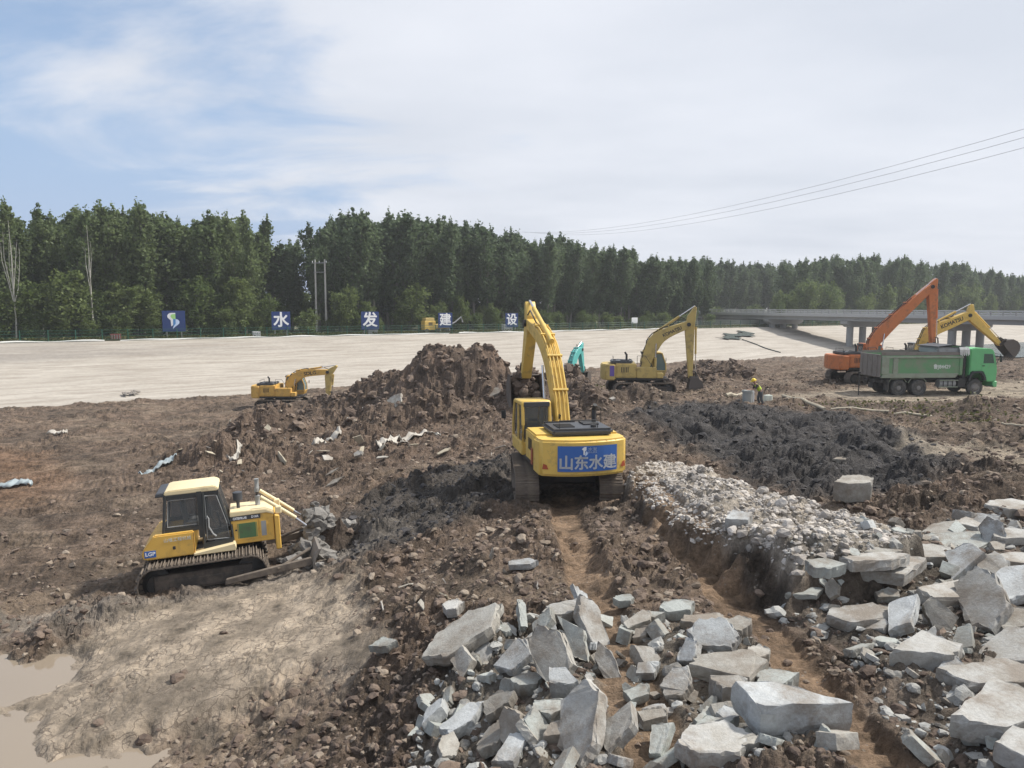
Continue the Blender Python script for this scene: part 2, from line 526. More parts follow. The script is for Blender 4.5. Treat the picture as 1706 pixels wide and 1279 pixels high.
REG = {
 'clay': (wp([(150, 1030), (400, 975), (560, 965), (610, 1060), (640, 1150), (560, 1190), (330, 1230), (230, 1300), (-300, 1310), (-300, 1080), (90, 1070)], -2.0), .5),
 'pit': (wp([(250, 1190), (520, 1140), (600, 1180), (480, 1225), (330, 1245), (200, 1240)], -1.95), .5),
 'grey': (wp([(-100, 1010), (230, 1000), (540, 935), (640, 900), (680, 930), (560, 965), (350, 1025), (-100, 1065)], -2.1), .4),
 'dark1': (wp([(560, 910), (590, 815), (700, 785), (850, 765), (885, 790), (890, 850), (800, 885), (690, 915)], -1.2), .9),
 'white': (wp([(1048, 742), (1095, 728), (1180, 765), (1260, 805), (1420, 868), (1545, 908), (1480, 935), (1400, 948), (1335, 950), (1225, 905), (1110, 838), (1055, 775)], .75), .34),
 'dark2': (wp([(1040, 690), (1160, 672), (1290, 684), (1440, 702), (1560, 752), (1610, 800), (1540, 835), (1420, 838), (1330, 858), (1250, 800), (1180, 752), (1100, 722)], -.4), 1.0),
 'road': (wp([(1280, 662), (1420, 648), (1560, 650), (1720, 632), (1900, 630), (1900, 668), (1700, 668), (1540, 676), (1400, 668)], -.42), .8),
 'road2': (wp([(1500, 728), (1600, 742), (1760, 772), (1760, 800), (1600, 765), (1500, 745)], -.2), .5),
 'red': (wp([(-100, 735), (60, 745), (120, 800), (60, 850), (-100, 860)], -2.8), 1.6),
 'debris': (wp([(240, 785), (330, 735), (520, 690), (850, 700), (860, 760), (700, 780), (560, 810), (420, 830), (290, 815)], -1.7), 1.2),
 'rubble_r': (wp([(1300, 1010), (1400, 1080), (1480, 1180), (1560, 1300), (1800, 1300), (1800, 860), (1560, 880), (1400, 940), (1310, 965)], .15), .4),
 'rubble_m': (wp([(700, 1090), (760, 1050), (900, 1000), (980, 1010), (1060, 1030), (1200, 1045), (1260, 1090), (1330, 1180), (1400, 1300), (650, 1300), (690, 1180)], .1), .4),
 'rough_r': (wp([(1480, 800), (1560, 770), (1720, 750), (1800, 830), (1720, 850), (1560, 880), (1480, 865)], .2), .7),
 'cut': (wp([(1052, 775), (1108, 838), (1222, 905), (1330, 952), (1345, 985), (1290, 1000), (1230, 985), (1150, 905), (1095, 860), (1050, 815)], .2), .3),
 'puddle1': (wp([(-300, 1098), (60, 1093), (140, 1083), (165, 1100), (120, 1130), (95, 1165), (40, 1172), (-300, 1180)], -2.45), .28),
 'puddle2': (wp([(-300, 1205), (30, 1195), (70, 1210), (60, 1240), (110, 1262), (240, 1258), (240, 1285), (100, 1300), (-300, 1300)], -2.5), .25),
}
PUDDLE_Z = -2.47
# tall heaps: (px, py of the foot centre, foot z, radius x, radius y, height)
HEAPS = []
def heap(px, py, z, rx, ry, h, pw=1.0, rz=0):
    c = PZ(px, py, z); HEAPS.append((c.x, c.y, rx, ry, h, pw, rz))
heap(732, 690, -2.0, 6.0, 4.6, 4.25, 1.1)
heap(645, 685, -2.3, 5.2, 3.6, 3.0)
heap(795, 690, -2.0, 4.4, 3.6, 3.6, 1.2)
heap(700, 712, -2.0, 5.6, 2.4, 1.7)
heap(830, 672, -2.0, 3.2, 3.0, 2.1)
heap(880, 690, -1.5, 2.6, 3.0, 2.4)
heap(975, 690, -.9, 1.9, 3.0, 1.7)
heap(945, 668, -1.2, 2.2, 2.6, 2.2)
heap(1150, 640, -.8, 2.4, 2.0, 1.5)
heap(1215, 632, -.9, 3.0, 2.2, 1.6)
heap(1180, 622, -1.2, 3.4, 2.4, 1.5)
heap(1060, 668, -.6, 4.0, 1.3, .85)
heap(450, 735, -2.4, 4.2, 2.4, 1.5)
heap(590, 742, -2.1, 3.2, 1.8, .9)
heap(540, 720, -2.4, 3.0, 2.2, 1.2)
heap(360, 772, -2.5, 2.8, 1.6, 1.2)
heap(520, 770, -2.1, 3.5, 1.6, .8)
heap(1600, 838, .1, 2.4, 1.3, .55)
heap(1680, 815, .1, 2.2, 1.3, .6)
heap(880, 900, -.4, 1.2, 3.0, .38)
heap(1010, 940, -.1, .55, 4.0, .22)
heap(820, 950, -.8, 1.3, 1.8, .35)
heap(545, 920, -2.15, .55, .75, .85)
heap(1590, 690, -.25, 4.0, 1.2, .35)
heap(1690, 680, -.2, 3.0, 1.2, .45)
heap(545, 690, -3.0, 3.0, 3.0, 1.4)
heap(470, 690, -3.7, 4.5, 1.6, .9)
heap(610, 975, -1.6, 1.6, 1.6, .35)

def ground(x, y, want_attr=False):
    x = np.asarray(x, np.float64); y = np.asarray(y, np.float64)
    z = rbf(x, y)
    wx = x + 0.5 * perlin(x * .9, y * .9, 3) + .2 * perlin(x * 2.7, y * 2.7, 4)
    wy = y + 0.5 * perlin(x * .9, y * .9, 5) + .2 * perlin(x * 2.7, y * 2.7, 6)
    k = {n: poly_mask(wx, wy, P, s) for n, (P, s) in REG.items()}
    s, p = bank_sp(x, y)
    dist = np.hypot(x, y)
    # heaps
    hm = np.zeros(x.shape)
    for (cx_, cy_, rx_, ry_, hh, pw, rz_) in HEAPS:
        q = np.hypot((wx - cx_) / rx_, (wy - cy_) / ry_)
        b_ = np.maximum(0, 1 - q ** 1.5) ** (1.15 * pw) * hh
        hm = np.maximum(hm, b_) + .25 * np.minimum(hm, b_)
    z = z + hm
    # ridge of white rubble with its cut face
    rim = np.clip(k['white'] + .35 * (perlin(x * 1.7, y * 1.7, 19) + .5 * perlin(x * 4.1, y * 4.1, 20)) * 4 * k['white'] * (1 - k['white']), 0, 1)
    z = z + rim * (.80 + .22 * perlin(x * .6, y * .6, 9))
    wq0 = PZ(1262, 682, -.4)
    z = z + k['dark2'] * (1 - k['white']) * sstep(1.5, 7.0, np.hypot((x - wq0.x) * 1.4, (y - wq0.y))) * (-.05 + .45 * np.abs(perlin(x * .5, y * .5, 23)) + .42 * clods_in(x, y, 1.25, 88, 60))
    z = z + k['dark1'] * (.30 * clods_in(x, y, .95, 89, 60))
    z = z - .30 * k['pit'] - .22 * k['cut'] * (1 - k['white'])
    z = z - .16 * k['puddle1'] - .14 * k['puddle2']
    # clods: amplitude by kind of ground
    amp = 1.0 + .45 * np.minimum(hm, 2.0) + .5 * k['debris'] + .25 * k['rubble_m'] + .25 * k['rough_r']
    smooth = np.maximum.reduce([k['clay'] * (1 - .8 * k['pit']) * (.72 + .28 * sstep(-.2, .2, perlin(x * .6, y * .6, 62))), k['puddle1'], k['puddle2'], .85 * k['road'], .85 * k['road2']])
    amp = amp * (1 - .86 * smooth) * (1 + .35 * k['dark1'] + .1 * k['dark2'])
    d1, a1 = line_dist(x, y, LANE_L); d2, a2 = line_dist(x, y, LANE_R)
    lane = np.maximum(1 - sstep(.34, .52, d1 + .08 * perlin(x * 3, y * 3, 21)), 1 - sstep(.34, .56, d2 + .1 * perlin(x * 3, y * 3, 22)))
    lane = lane * (y < 24)
    amp = amp * (1 - .9 * lane)
    amp = amp * (.55 + .75 * sstep(-.35, .45, perlin(x * .35, y * .35, 40)))
    rut = poly_mask(wx, wy, wp([(-400, 760), (180, 745), (330, 800), (560, 830), (560, 900), (240, 1000), (-400, 1060)], -2.4), 1.4)
    amp = amp * (1 - .5 * rut)
    far_fade = 1 - sstep(120, 260, dist)
    amp = amp * far_fade
    big = np.abs(perlin(x * .42, y * .42, 11)) * .34 + np.abs(perlin(x * .95, y * .95, 12)) * .20
    z = z + amp * (big - .14)
    z = z + amp * (np.abs(perlin(x * 2.0, y * 2.0, 13)) * .10 + np.abs(perlin(x * 4.3, y * 4.3, 14)) * .06 + np.abs(perlin(x * 9.1, y * 9.1, 15)) * .034)
    z = z + amp * (.34 * clods_in(x, y, .52, 50, 140) + .50 * clods_in(x, y, .25, 60, 62) + .60 * clods_in(x, y, .12, 70, 34)) * .8
    # fine crumbs on the smooth clay
    z = z + smooth * (.012 * perlin(x * 6, y * 6, 80) + .03 * perlin(x * 1.6, y * 1.6, 81)) * (1 - k['puddle1'])
    # grousers pressed into the haul lanes
    al = np.where(d1 < d2, a1, a2)
    cle = np.abs(((al / .25) % 1.0) - .5) * 2
    z = z - lane * (.06 + (.075) * cle * (.6 + .4 * perlin(x * 2, y * 2, 33)))
    # bulldozer ruts, running with the machine across the flat on the left
    ca, sa = math.cos(R(14)), math.sin(R(14))
    rr_ = -sa * x + ca * y; ll_ = ca * x + sa * y
    z = z + rut * (.10 * np.sin(rr_ * 2.9 + 1.6 * perlin(x * .25, y * .25, 44)) + .05 * np.abs(perlin(rr_ * 4.5, ll_ * .35, 46)) - .055 * (np.abs(((ll_ / .27 + .5 * rr_ + .4 * perlin(x, y, 47)) % 1) - .5) * 2) * sstep(-.1, .3, perlin(rr_ * .9, ll_ * .12, 48)))
    rut2 = poly_mask(wx, wy, wp([(1400, 690), (1720, 670), (1800, 840), (1560, 800)], -.2), 2.0)
    z = z + rut2 * .12 * np.sin((.25 * x + y) * 2.1 + perlin(x * .25, y * .25, 45))
    # sinks below the lined bank
    z = z - sstep(-27.5, -20, p + .9 * perlin(x * .22, y * .22, 77) + .4 * perlin(x * .8, y * .8, 78)) * (dist < 900) * 7.0
    if not want_attr:
        return z
    brown = np.array((.150, .112, .088)); C = np.tile(brown, (len(x), 1))
    def mixc(wt, col):
        nonlocal C
        wt = np.clip(wt, 0, 1)[:, None]; C = C * (1 - wt) + np.array(col) * wt
    mixc(.8 * sstep(-.3, .5, perlin(x * .12, y * .12, 90)), (.120, .088, .070))
    mixc(.6 * sstep(.0, .6, perlin(x * .3, y * .3, 91)), (.195, .155, .122))
    mixc(.7 * sstep(-.05, .45, perlin(x * .17, y * .3, 97) + .35 * perlin(x * .8, y * 1.1, 98)), (.088, .068, .055))
    mixc(.32 * k['red'], (.26, .14, .075))
    mixc(sstep(.15, 1.2, hm) * .75, (.105, .078, .064))
    mixc(.6 * sstep(1.6, 2.6, hm) * sstep(0, .3, perlin(x * .5, y * .5, 96)), (.23, .165, .13))
    mixc(.5 * k['debris'], (.135, .098, .078))
    mixc(.85 * k['dark1'], (.062, .057, .055))
    mixc(.92 * k['dark2'], (.043, .042, .046))
    mixc(.75 * k['grey'], (.20, .18, .165))
    mixc(.92 * k['clay'] * (1 - .75 * k['pit']), (.285, .24, .197))
    mixc(.75 * k['clay'] * sstep(-.05, .4, perlin(x * .55, y * .55, 92) + .4 * perlin(x * 1.7, y * 1.7, 93)), (.185, .155, .128))
    mixc(.8 * sstep(.5, .9, k['white']), (.44, .40, .36))
    mixc(.85 * k['cut'] * (1 - sstep(.4, .9, k['white'])), (.065, .053, .045))  # shade on the cut face, painted in as darker soil
    mixc(.7 * np.maximum(k['road'], k['road2']), (.33, .285, .235))
    mixc(.45 * k['rubble_m'] , (.22, .21, .19))
    mixc(.35 * k['rubble_r'], (.19, .18, .165))
    mixc(.85 * lane, (.235, .165, .115))
    mixc(.9 * np.maximum(sstep(.2, .9, k['puddle1']), sstep(.2, .9, k['puddle2'])), (.28, .235, .195))
    C = C * np.array((1.02, 1.0, .93))
    wet = np.clip(.95 - .12 * k['dark2'] - .12 * k['dark1'] - .3 * k['puddle1'] - .3 * k['puddle2'], .3, 1)
    return z, C, wet, k['clay'], k
# rows get wider apart with distance, as the eye resolves less
ys = np.concatenate([[-400, -150, -60, -30, -12, -4, 0, 2.5, 4.0], np.geomspace(4.6, 105, 770), np.geomspace(112, 1500, 30), [3000, 6000]])
us = np.concatenate([[-60, -30, -14, -7, -4, -2.4, -1.6, -1.2, -1.0, -.9], np.linspace(-.80, .80, 880), [.9, 1.0, 1.2, 1.6, 2.4, 4, 7, 14, 30, 60]])
def grid_mesh(name, X, Y, Z):
    r_, c_ = X.shape
    me = bpy.data.meshes.new(name)
    me.vertices.add(r_ * c_)
    me.vertices.foreach_set('co', np.stack([X, Y, Z], -1).astype(np.float32).ravel())
    idx = np.arange(r_ * c_).reshape(r_, c_)
    q = np.stack([idx[:-1, :-1], idx[:-1, 1:], idx[1:, 1:], idx[1:, :-1]], -1).reshape(-1)
    nq = (r_ - 1) * (c_ - 1)
    me.loops.add(nq * 4); me.loops.foreach_set('vertex_index', q.astype(np.int32))
    me.polygons.add(nq)
    me.polygons.foreach_set('loop_start', np.arange(0, nq * 4, 4, dtype=np.int32))
    me.polygons.foreach_set('loop_total', np.full(nq, 4, np.int32))
    me.update(calc_edges=True)
    return me
GY = np.repeat(ys[:, None], len(us), 1)
GX = us[None, :] * (np.maximum(GY, 4) + 3)
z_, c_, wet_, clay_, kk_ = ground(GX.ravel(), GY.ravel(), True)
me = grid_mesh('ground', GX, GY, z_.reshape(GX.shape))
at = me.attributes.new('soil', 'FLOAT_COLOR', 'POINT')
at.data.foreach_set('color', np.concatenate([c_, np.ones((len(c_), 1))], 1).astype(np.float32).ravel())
at = me.attributes.new('dry', 'FLOAT', 'POINT'); at.data.foreach_set('value', wet_.astype(np.float32))
at = me.attributes.new('clay', 'FLOAT', 'POINT'); at.data.foreach_set('value', clay_.astype(np.float32))
me.shade_flat()
m, t, b = new_mat('soil')
at = N(t, 'ShaderNodeAttribute', attribute_name='soil')
ad = N(t, 'ShaderNodeAttribute', attribute_name='dry')
ac = N(t, 'ShaderNodeAttribute', attribute_name='clay')
geo = N(t, 'ShaderNodeNewGeometry')
def noise(t, scale, detail=6, rough=.6, vec=None, dist=0):
    n = N(t, 'ShaderNodeTexNoise'); n.inputs['Scale'].default_value = scale
    n.inputs['Detail'].default_value = detail; n.inputs['Roughness'].default_value = rough
    n.inputs['Distortion'].default_value = dist
    L(t, vec if vec is not None else geo.outputs['Position'], n.inputs['Vector'])
    return n.outputs['Fac']
n1 = noise(t, 1.3, 8, .65); n2 = noise(t, 9, 8, .7); n3 = noise(t, 45, 4, .7)
v = math_node(t, 'MULTIPLY_ADD', n1, 1.8, -.36)
v2_ = N(t, 'ShaderNodeMix'); L(t, math_node(t, 'MULTIPLY', ac.outputs['Fac'], .7), v2_.inputs[0]); L(t, math_node(t, 'MULTIPLY_ADD', n2, 2.2, -.12), v2_.inputs[2]); v2_.inputs[3].default_value = .98
v = math_node(t, 'MULTIPLY', v, v2_.outputs[0])
v = math_node(t, 'MULTIPLY', v, math_node(t, 'MULTIPLY_ADD', n3, .7, .75))
v = math_node(t, 'MULTIPLY', v, 1.72)
vm = N(t, 'ShaderNodeVectorMath', operation='SCALE')
L(t, at.outputs['Color'], vm.inputs[0]); L(t, v, vm.inputs['Scale'])
# pale dry crumbs and pebbles
vo = N(t, 'ShaderNodeTexVoronoi'); vo.inputs['Scale'].default_value = 14
L(t, geo.outputs['Position'], vo.inputs['Vector'])
pb = math_node(t, 'MULTIPLY', math_node(t, 'LESS_THAN', vo.outputs['Distance'], .28), math_node(t, 'GREATER_THAN', n1, .56))
sepc = N(t, 'ShaderNodeSeparateColor'); L(t, vo.outputs['Color'], sepc.inputs[0])
pb = math_node(t, 'MULTIPLY', pb, math_node(t, 'GREATER_THAN', sepc.outputs[0], .72))
mxp = N(t, 'ShaderNodeMix', data_type='RGBA')
L(t, math_node(t, 'MULTIPLY', pb, .6), mxp.inputs[0]); L(t, vm.outputs[0], mxp.inputs[6]); mxp.inputs[7].default_value = (.33, .29, .25, 1)
# drying cracks in the clay
ve = N(t, 'ShaderNodeTexVoronoi', feature='DISTANCE_TO_EDGE'); ve.inputs['Scale'].default_value = 2.6
wv = N(t, 'ShaderNodeVectorMath', operation='ADD')
nv = N(t, 'ShaderNodeTexNoise'); nv.inputs['Scale'].default_value = 2.0; L(t, geo.outputs['Position'], nv.inputs['Vector'])
L(t, geo.outputs['Position'], wv.inputs[0]); L(t, nv.outputs['Color'], wv.inputs[1])
L(t, wv.outputs[0], ve.inputs['Vector'])
ck = math_node(t, 'MULTIPLY', math_node(t, 'LESS_THAN', ve.outputs['Distance'], .035), ac.outputs['Fac'])
ck = math_node(t, 'MULTIPLY', ck, math_node(t, 'GREATER_THAN', n1, .47))
mxk = N(t, 'ShaderNodeMix', data_type='RGBA')
L(t, math_node(t, 'MULTIPLY', ck, .6), mxk.inputs[0]); L(t, mxp.outputs[2], mxk.inputs[6]); mxk.inputs[7].default_value = (.09, .07, .055, 1)
L(t, mxk.outputs[2], b.inputs['Base Color'])
L(t, ad.outputs['Fac'], b.inputs['Roughness'])
b.inputs['Specular IOR Level'].default_value = .3
hgt = math_node(t, 'ADD', math_node(t, 'MULTIPLY', n2, 1.0), math_node(t, 'MULTIPLY', n3, .35))
hgt = math_node(t, 'MULTIPLY', hgt, math_node(t, 'MULTIPLY_ADD', ac.outputs['Fac'], -.72, 1.0))
hgt = math_node(t, 'SUBTRACT', hgt, math_node(t, 'MULTIPLY', ck, .25))
bp = N(t, 'ShaderNodeBump'); bp.inputs['Strength'].default_value = 1.0; bp.inputs['Distance'].default_value = .13
L(t, hgt, bp.inputs['Height']); L(t, bp.outputs[0], b.inputs['Normal'])
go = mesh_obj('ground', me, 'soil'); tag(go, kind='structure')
def gz(x, y):
    return float(ground(np.array([x]), np.array([y]))[0])
def on_px(px, py, z0):
    """place on the ground under a photo pixel (z0: first guess of the level)"""
    z = z0
    for _ in range(6):
        q = PZ(px, py, z); z = .5 * z + .5 * gz(q.x, q.y)
    return PZ(px, py, z)

def clod_mat(name, c0, c1, rough=.92):
    m, t, b = new_mat(name)
    geo_ = N(t, 'ShaderNodeNewGeometry')
    nz = N(t, 'ShaderNodeTexNoise'); nz.inputs['Scale'].default_value = 7; nz.inputs['Detail'].default_value = 7; nz.inputs['Roughness'].default_value = .7
    L(t, geo_.outputs['Position'], nz.inputs['Vector'])
    f = math_node(t, 'ADD', math_node(t, 'MULTIPLY_ADD', nz.outputs['Fac'], 1.2, -.4), math_node(t, 'MULTIPLY_ADD', geo_.outputs['Random Per Island'], .9, -.15))
    mx_ = N(t, 'ShaderNodeMix', data_type='RGBA'); mx_.inputs[6].default_value = (*c0, 1); mx_.inputs[7].default_value = (*c1, 1)
    L(t, f, mx_.inputs[0]); L(t, mx_.outputs[2], b.inputs['Base Color']); b.inputs['Roughness'].default_value = rough
    b.inputs['Specular IOR Level'].default_value = .3
    bp_ = N(t, 'ShaderNodeBump'); bp_.inputs['Strength'].default_value = .8; bp_.inputs['Distance'].default_value = .05
    L(t, nz.outputs['Fac'], bp_.inputs['Height']); L(t, bp_.outputs[0], b.inputs['Normal'])
clod_mat('clod_brown', (.085, .062, .05), (.21, .16, .125))
clod_mat('clod_dark', (.03, .029, .031), (.075, .07, .07), .85)
clod_mat('clod_pale', (.24, .215, .19), (.56, .52, .475))
clod_mat('clod_grey', (.16, .15, .135), (.42, .42, .40))
clod_mat('clod_tan', (.16, .125, .095), (.32, .265, .21))

# puddles: level muddy water, its shape is where the ground dips under it
m, t, b = new_mat('muddy_water')
b.inputs['Base Color'].default_value = (.25, .205, .155, 1); b.inputs['Roughness'].default_value = .06
nz = N(t, 'ShaderNodeTexNoise'); nz.inputs['Scale'].default_value = 2.5
bp = N(t, 'ShaderNodeBump'); bp.inputs['Strength'].default_value = .02; L(t, nz.outputs['Fac'], bp.inputs['Height']); L(t, bp.outputs[0], b.inputs['Normal'])
def sheet(name, poly, z, mat, kind='structure'):
    me = bpy.data.meshes.new(name)
    me.from_pydata([(q[0], q[1], z) for q in poly], [], [tuple(range(len(poly)))])
    o = mesh_obj(name, me, mat)
    return tag(o, kind=kind)
sheet('puddle', [(-30, 9.5), (-5.0, 9.5), (-5.4, 14.4), (-6.6, 17.6), (-30, 17.8)], PUDDLE_Z, 'muddy_water')

# ------------------------------------------------------------------ lined bank, its berm and the land behind
m, t, b = new_mat('bank_lining')
geo = N(t, 'ShaderNodeNewGeometry')
ax = N(t, 'ShaderNodeAttribute', attribute_name='bank')     # x: along, y: down the slope
sx = N(t, 'ShaderNodeSeparateXYZ'); L(t, ax.outputs['Vector'], sx.inputs[0])
mpb = N(t, 'ShaderNodeMapping'); mpb.inputs['Scale'].default_value = (.10, 1.0, 1); L(t, ax.outputs['Vector'], mpb.inputs[0])
st = noise(t, 1.1, 7, .65, mpb.outputs[0], .4); pt = noise(t, .09, 5, .6); fn = noise(t, 1.6, 7, .7)
base = N(t, 'ShaderNodeValToRGB')
base.color_ramp.elements[0].position = .34; base.color_ramp.elements[0].color = (.29, .255, .215, 1)
base.color_ramp.elements[1].position = .62; base.color_ramp.elements[1].color = (.435, .40, .35, 1)
L(t, st, base.inputs['Fac'])
g = N(t, 'ShaderNodeMix', data_type='RGBA')
def mrange(v_, a_, b_, c_, d_):
    mr = N(t, 'ShaderNodeMapRange', interpolation_type='SMOOTHSTEP'); L(t, v_, mr.inputs[0])
    for i_, q_ in enumerate((a_, b_, c_, d_)): mr.inputs[i_ + 1].default_value = q_
    return mr.outputs[0]
f1 = mrange(math_node(t, 'ADD', sx.outputs[1], math_node(t, 'MULTIPLY', pt, 3.0)), 8.0, 11.0, 1, 0)
f2 = mrange(math_node(t, 'ADD', sx.outputs[0], math_node(t, 'MULTIPLY', fn, 25)), 15, 75, 1, 0)
f3 = mrange(noise(t, .22, 5, .6, mpb.outputs[0], .6), .40, .58, .25, 1)
upl = math_node(t, 'MULTIPLY', math_node(t, 'MULTIPLY', f1, f2), math_node(t, 'MULTIPLY', f3, .7))
L(t, upl, g.inputs[0]); L(t, base.outputs[0], g.inputs[6]); g.inputs[7].default_value = (.225, .205, .185, 1)
vs_ = N(t, 'ShaderNodeVectorMath', operation='SCALE'); L(t, g.outputs[2], vs_.inputs[0])
L(t, math_node(t, 'MULTIPLY_ADD', fn, .5, .72), vs_.inputs['Scale'])
L(t, vs_.outputs[0], b.inputs['Base Color']); b.inputs['Roughness'].default_value = .92
bp = N(t, 'ShaderNodeBump'); bp.inputs['Strength'].default_value = .35; bp.inputs['Distance'].default_value = .12
L(t, math_node(t, 'ADD', st, fn), bp.inputs['Height']); L(t, bp.outputs[0], b.inputs['Normal'])
ss = np.concatenate([[-400, -200, -120], np.arange(-90, 330, 1.5), [380, 500, 800]])
pp = np.concatenate([[0.0, -.6], -np.arange(1.5, 40, .75)])
S_, P_ = np.meshgrid(ss, pp, indexing='ij')
Z_ = bank_z(S_, P_)
lump = .05 * perlin(S_.ravel() * .3, P_.ravel() * .8, 5).reshape(S_.shape) + .10 * perlin(S_.ravel() * .07, P_.ravel() * .2, 6).reshape(S_.shape)
lump = lump * sstep(0, -3, P_)
# shallow lip where the upper apron meets the lower lining
Z_ = Z_ + lump - .10 * (np.abs(P_ + 8.7) < .5)
X_ = BA.x + BD.x * S_ + BN.x * P_; Y_ = BA.y + BD.y * S_ + BN.y * P_
me = grid_mesh('embankment', X_, Y_, Z_)
at = me.attributes.new('bank', 'FLOAT_VECTOR', 'POINT')
at.data.foreach_set('vector', np.stack([S_, -P_, 0 * S_], -1).astype(np.float32).ravel())
me.flip_normals(); me.shade_smooth()
tag(mesh_obj('embankment', me, 'bank_lining'), kind='structure')
m, t, b = new_mat('berm_soil')
geo = N(t, 'ShaderNodeNewGeometry')
r_ = N(t, 'ShaderNodeValToRGB'); r_.color_ramp.elements[0].color = (.05, .06, .025, 1); r_.color_ramp.elements[1].color = (.17, .15, .09, 1)
r_.color_ramp.elements[0].position = .4; r_.color_ramp.elements[1].position = .65
L(t, noise(t, .5, 8, .7), r_.inputs['Fac']); L(t, r_.outputs[0], b.inputs['Base Color']); b.inputs['Roughness'].default_value = 1
ps = np.concatenate([[0.0, .8, 2, 4, 7, 12, 20, 40, 80], np.geomspace(150, 7000, 10)])
ss2 = np.concatenate([[-7000, -2500, -800, -300, -150], np.arange(-90, 330, 6.0), [380, 600, 1200, 3000, 7000]])
S_, P_ = np.meshgrid(ss2, ps, indexing='ij')
Z_ = 1.0 + .0 * S_ - .03 * np.minimum(P_, .8) + .06 * perlin(S_.ravel() * .2, P_.ravel() * .3, 8).reshape(S_.shape) * (P_ > 1)
X_ = BA.x + BD.x * S_ + BN.x * P_; Y_ = BA.y + BD.y * S_ + BN.y * P_
me = grid_mesh('berm', X_, Y_, Z_)
tag(mesh_obj('berm', me, 'berm_soil'), kind='structure')
# river standing beyond the bridge
m, t, b = new_mat('river_water')
b.inputs['Base Color'].default_value = (.10, .14, .17, 1); b.inputs['Roughness'].default_value = .12
nz = N(t, 'ShaderNodeTexNoise'); nz.inputs['Scale'].default_value = .8; nz.inputs['Detail'].default_value = 5
geo = N(t, 'ShaderNodeNewGeometry'); L(t, geo.outputs['Position'], nz.inputs['Vector'])
bp = N(t, 'ShaderNodeBump'); bp.inputs['Strength'].default_value = .25; bp.inputs['Distance'].default_value = .3; L(t, nz.outputs['Fac'], bp.inputs['Height']); L(t, bp.outputs[0], b.inputs['Normal'])
sheet('river', [(80, 118), (900, 90), (1500, 900), (300, 330), (100, 190), (74, 150)], -2.55, 'river_water')
# ------------------------------------------------------------------ trees
def leaf_mat(name, c0, c1, trans=.35):
    m, t, b = new_mat(name)
    oi = N(t, 'ShaderNodeObjectInfo'); geo = N(t, 'ShaderNodeNewGeometry')
    nz = N(t, 'ShaderNodeTexNoise'); nz.inputs['Scale'].default_value = .55; nz.inputs['Detail'].default_value = 4
    L(t, geo.outputs['Position'], nz.inputs['Vector'])
    f = math_node(t, 'MULTIPLY_ADD', oi.outputs['Random'], .55, math_node(t, 'MULTIPLY_ADD', nz.outputs['Fac'], 1.5, -.55))
    f = math_node(t, 'ADD', f, math_node(t, 'MULTIPLY_ADD', geo.outputs['Random Per Island'], .5, -.25))
    mx_ = N(t, 'ShaderNodeMix', data_type='RGBA'); mx_.inputs[6].default_value = (*c0, 1); mx_.inputs[7].default_value = (*c1, 1)
    L(t, f, mx_.inputs[0])
    L(t, mx_.outputs[2], b.inputs['Base Color']); b.inputs['Roughness'].default_value = .6
    b.inputs['Specular IOR Level'].default_value = .25
    tr = N(t, 'ShaderNodeBsdfTranslucent'); L(t, mx_.outputs[2], tr.inputs['Color'])
    ms = N(t, 'ShaderNodeMixShader'); ms.inputs[0].default_value = trans
    L(t, b.outputs[0], ms.inputs[1]); L(t, tr.outputs[0], ms.inputs[2])
    L(t, ms.outputs[0], t.nodes['Material Output'].inputs['Surface'])
leaf_mat('leaf_poplar', (.072, .108, .055), (.145, .195, .098), .45)
leaf_mat('leaf_shrub', (.085, .13, .04), (.18, .225, .08), .45)
leaf_mat('leaf_pale', (.08, .13, .055), (.17, .225, .11), .45)
leaf_mat('grass_blade', (.06, .075, .02), (.16, .15, .06))
def leaves_mesh(name, C, size, g, up=.25):
    """one small bent leaf-spray quad per centre"""
    n = len(C)
    nrm = g.normal(size=(n, 3)); nrm[:, 2] += up
    nrm /= np.linalg.norm(nrm, axis=1)[:, None]
    a = np.cross(nrm, g.normal(size=(n, 3))); a /= np.linalg.norm(a, axis=1)[:, None]
    b_ = np.cross(nrm, a)
    s1 = size * g.uniform(.6, 1.4, (n, 1)); s2 = s1 * g.uniform(.45, .8, (n, 1))
    V = np.stack([C - a * s1, C + b_ * s2 + nrm * .15 * s1, C + a * s1, C - b_ * s2 + nrm * .15 * s1], 1).reshape(-1, 3)
    me = bpy.data.meshes.new(name)
    me.vertices.add(n * 4); me.vertices.foreach_set('co', V.astype(np.float32).ravel())
    me.loops.add(n * 4); me.loops.foreach_set('vertex_index', np.arange(n * 4, dtype=np.int32))
    me.polygons.add(n); me.polygons.foreach_set('loop_start', np.arange(0, n * 4, 4, dtype=np.int32)); me.polygons.foreach_set('loop_total', np.full(n, 4, np.int32))
    me.update(calc_edges=True)
    return me
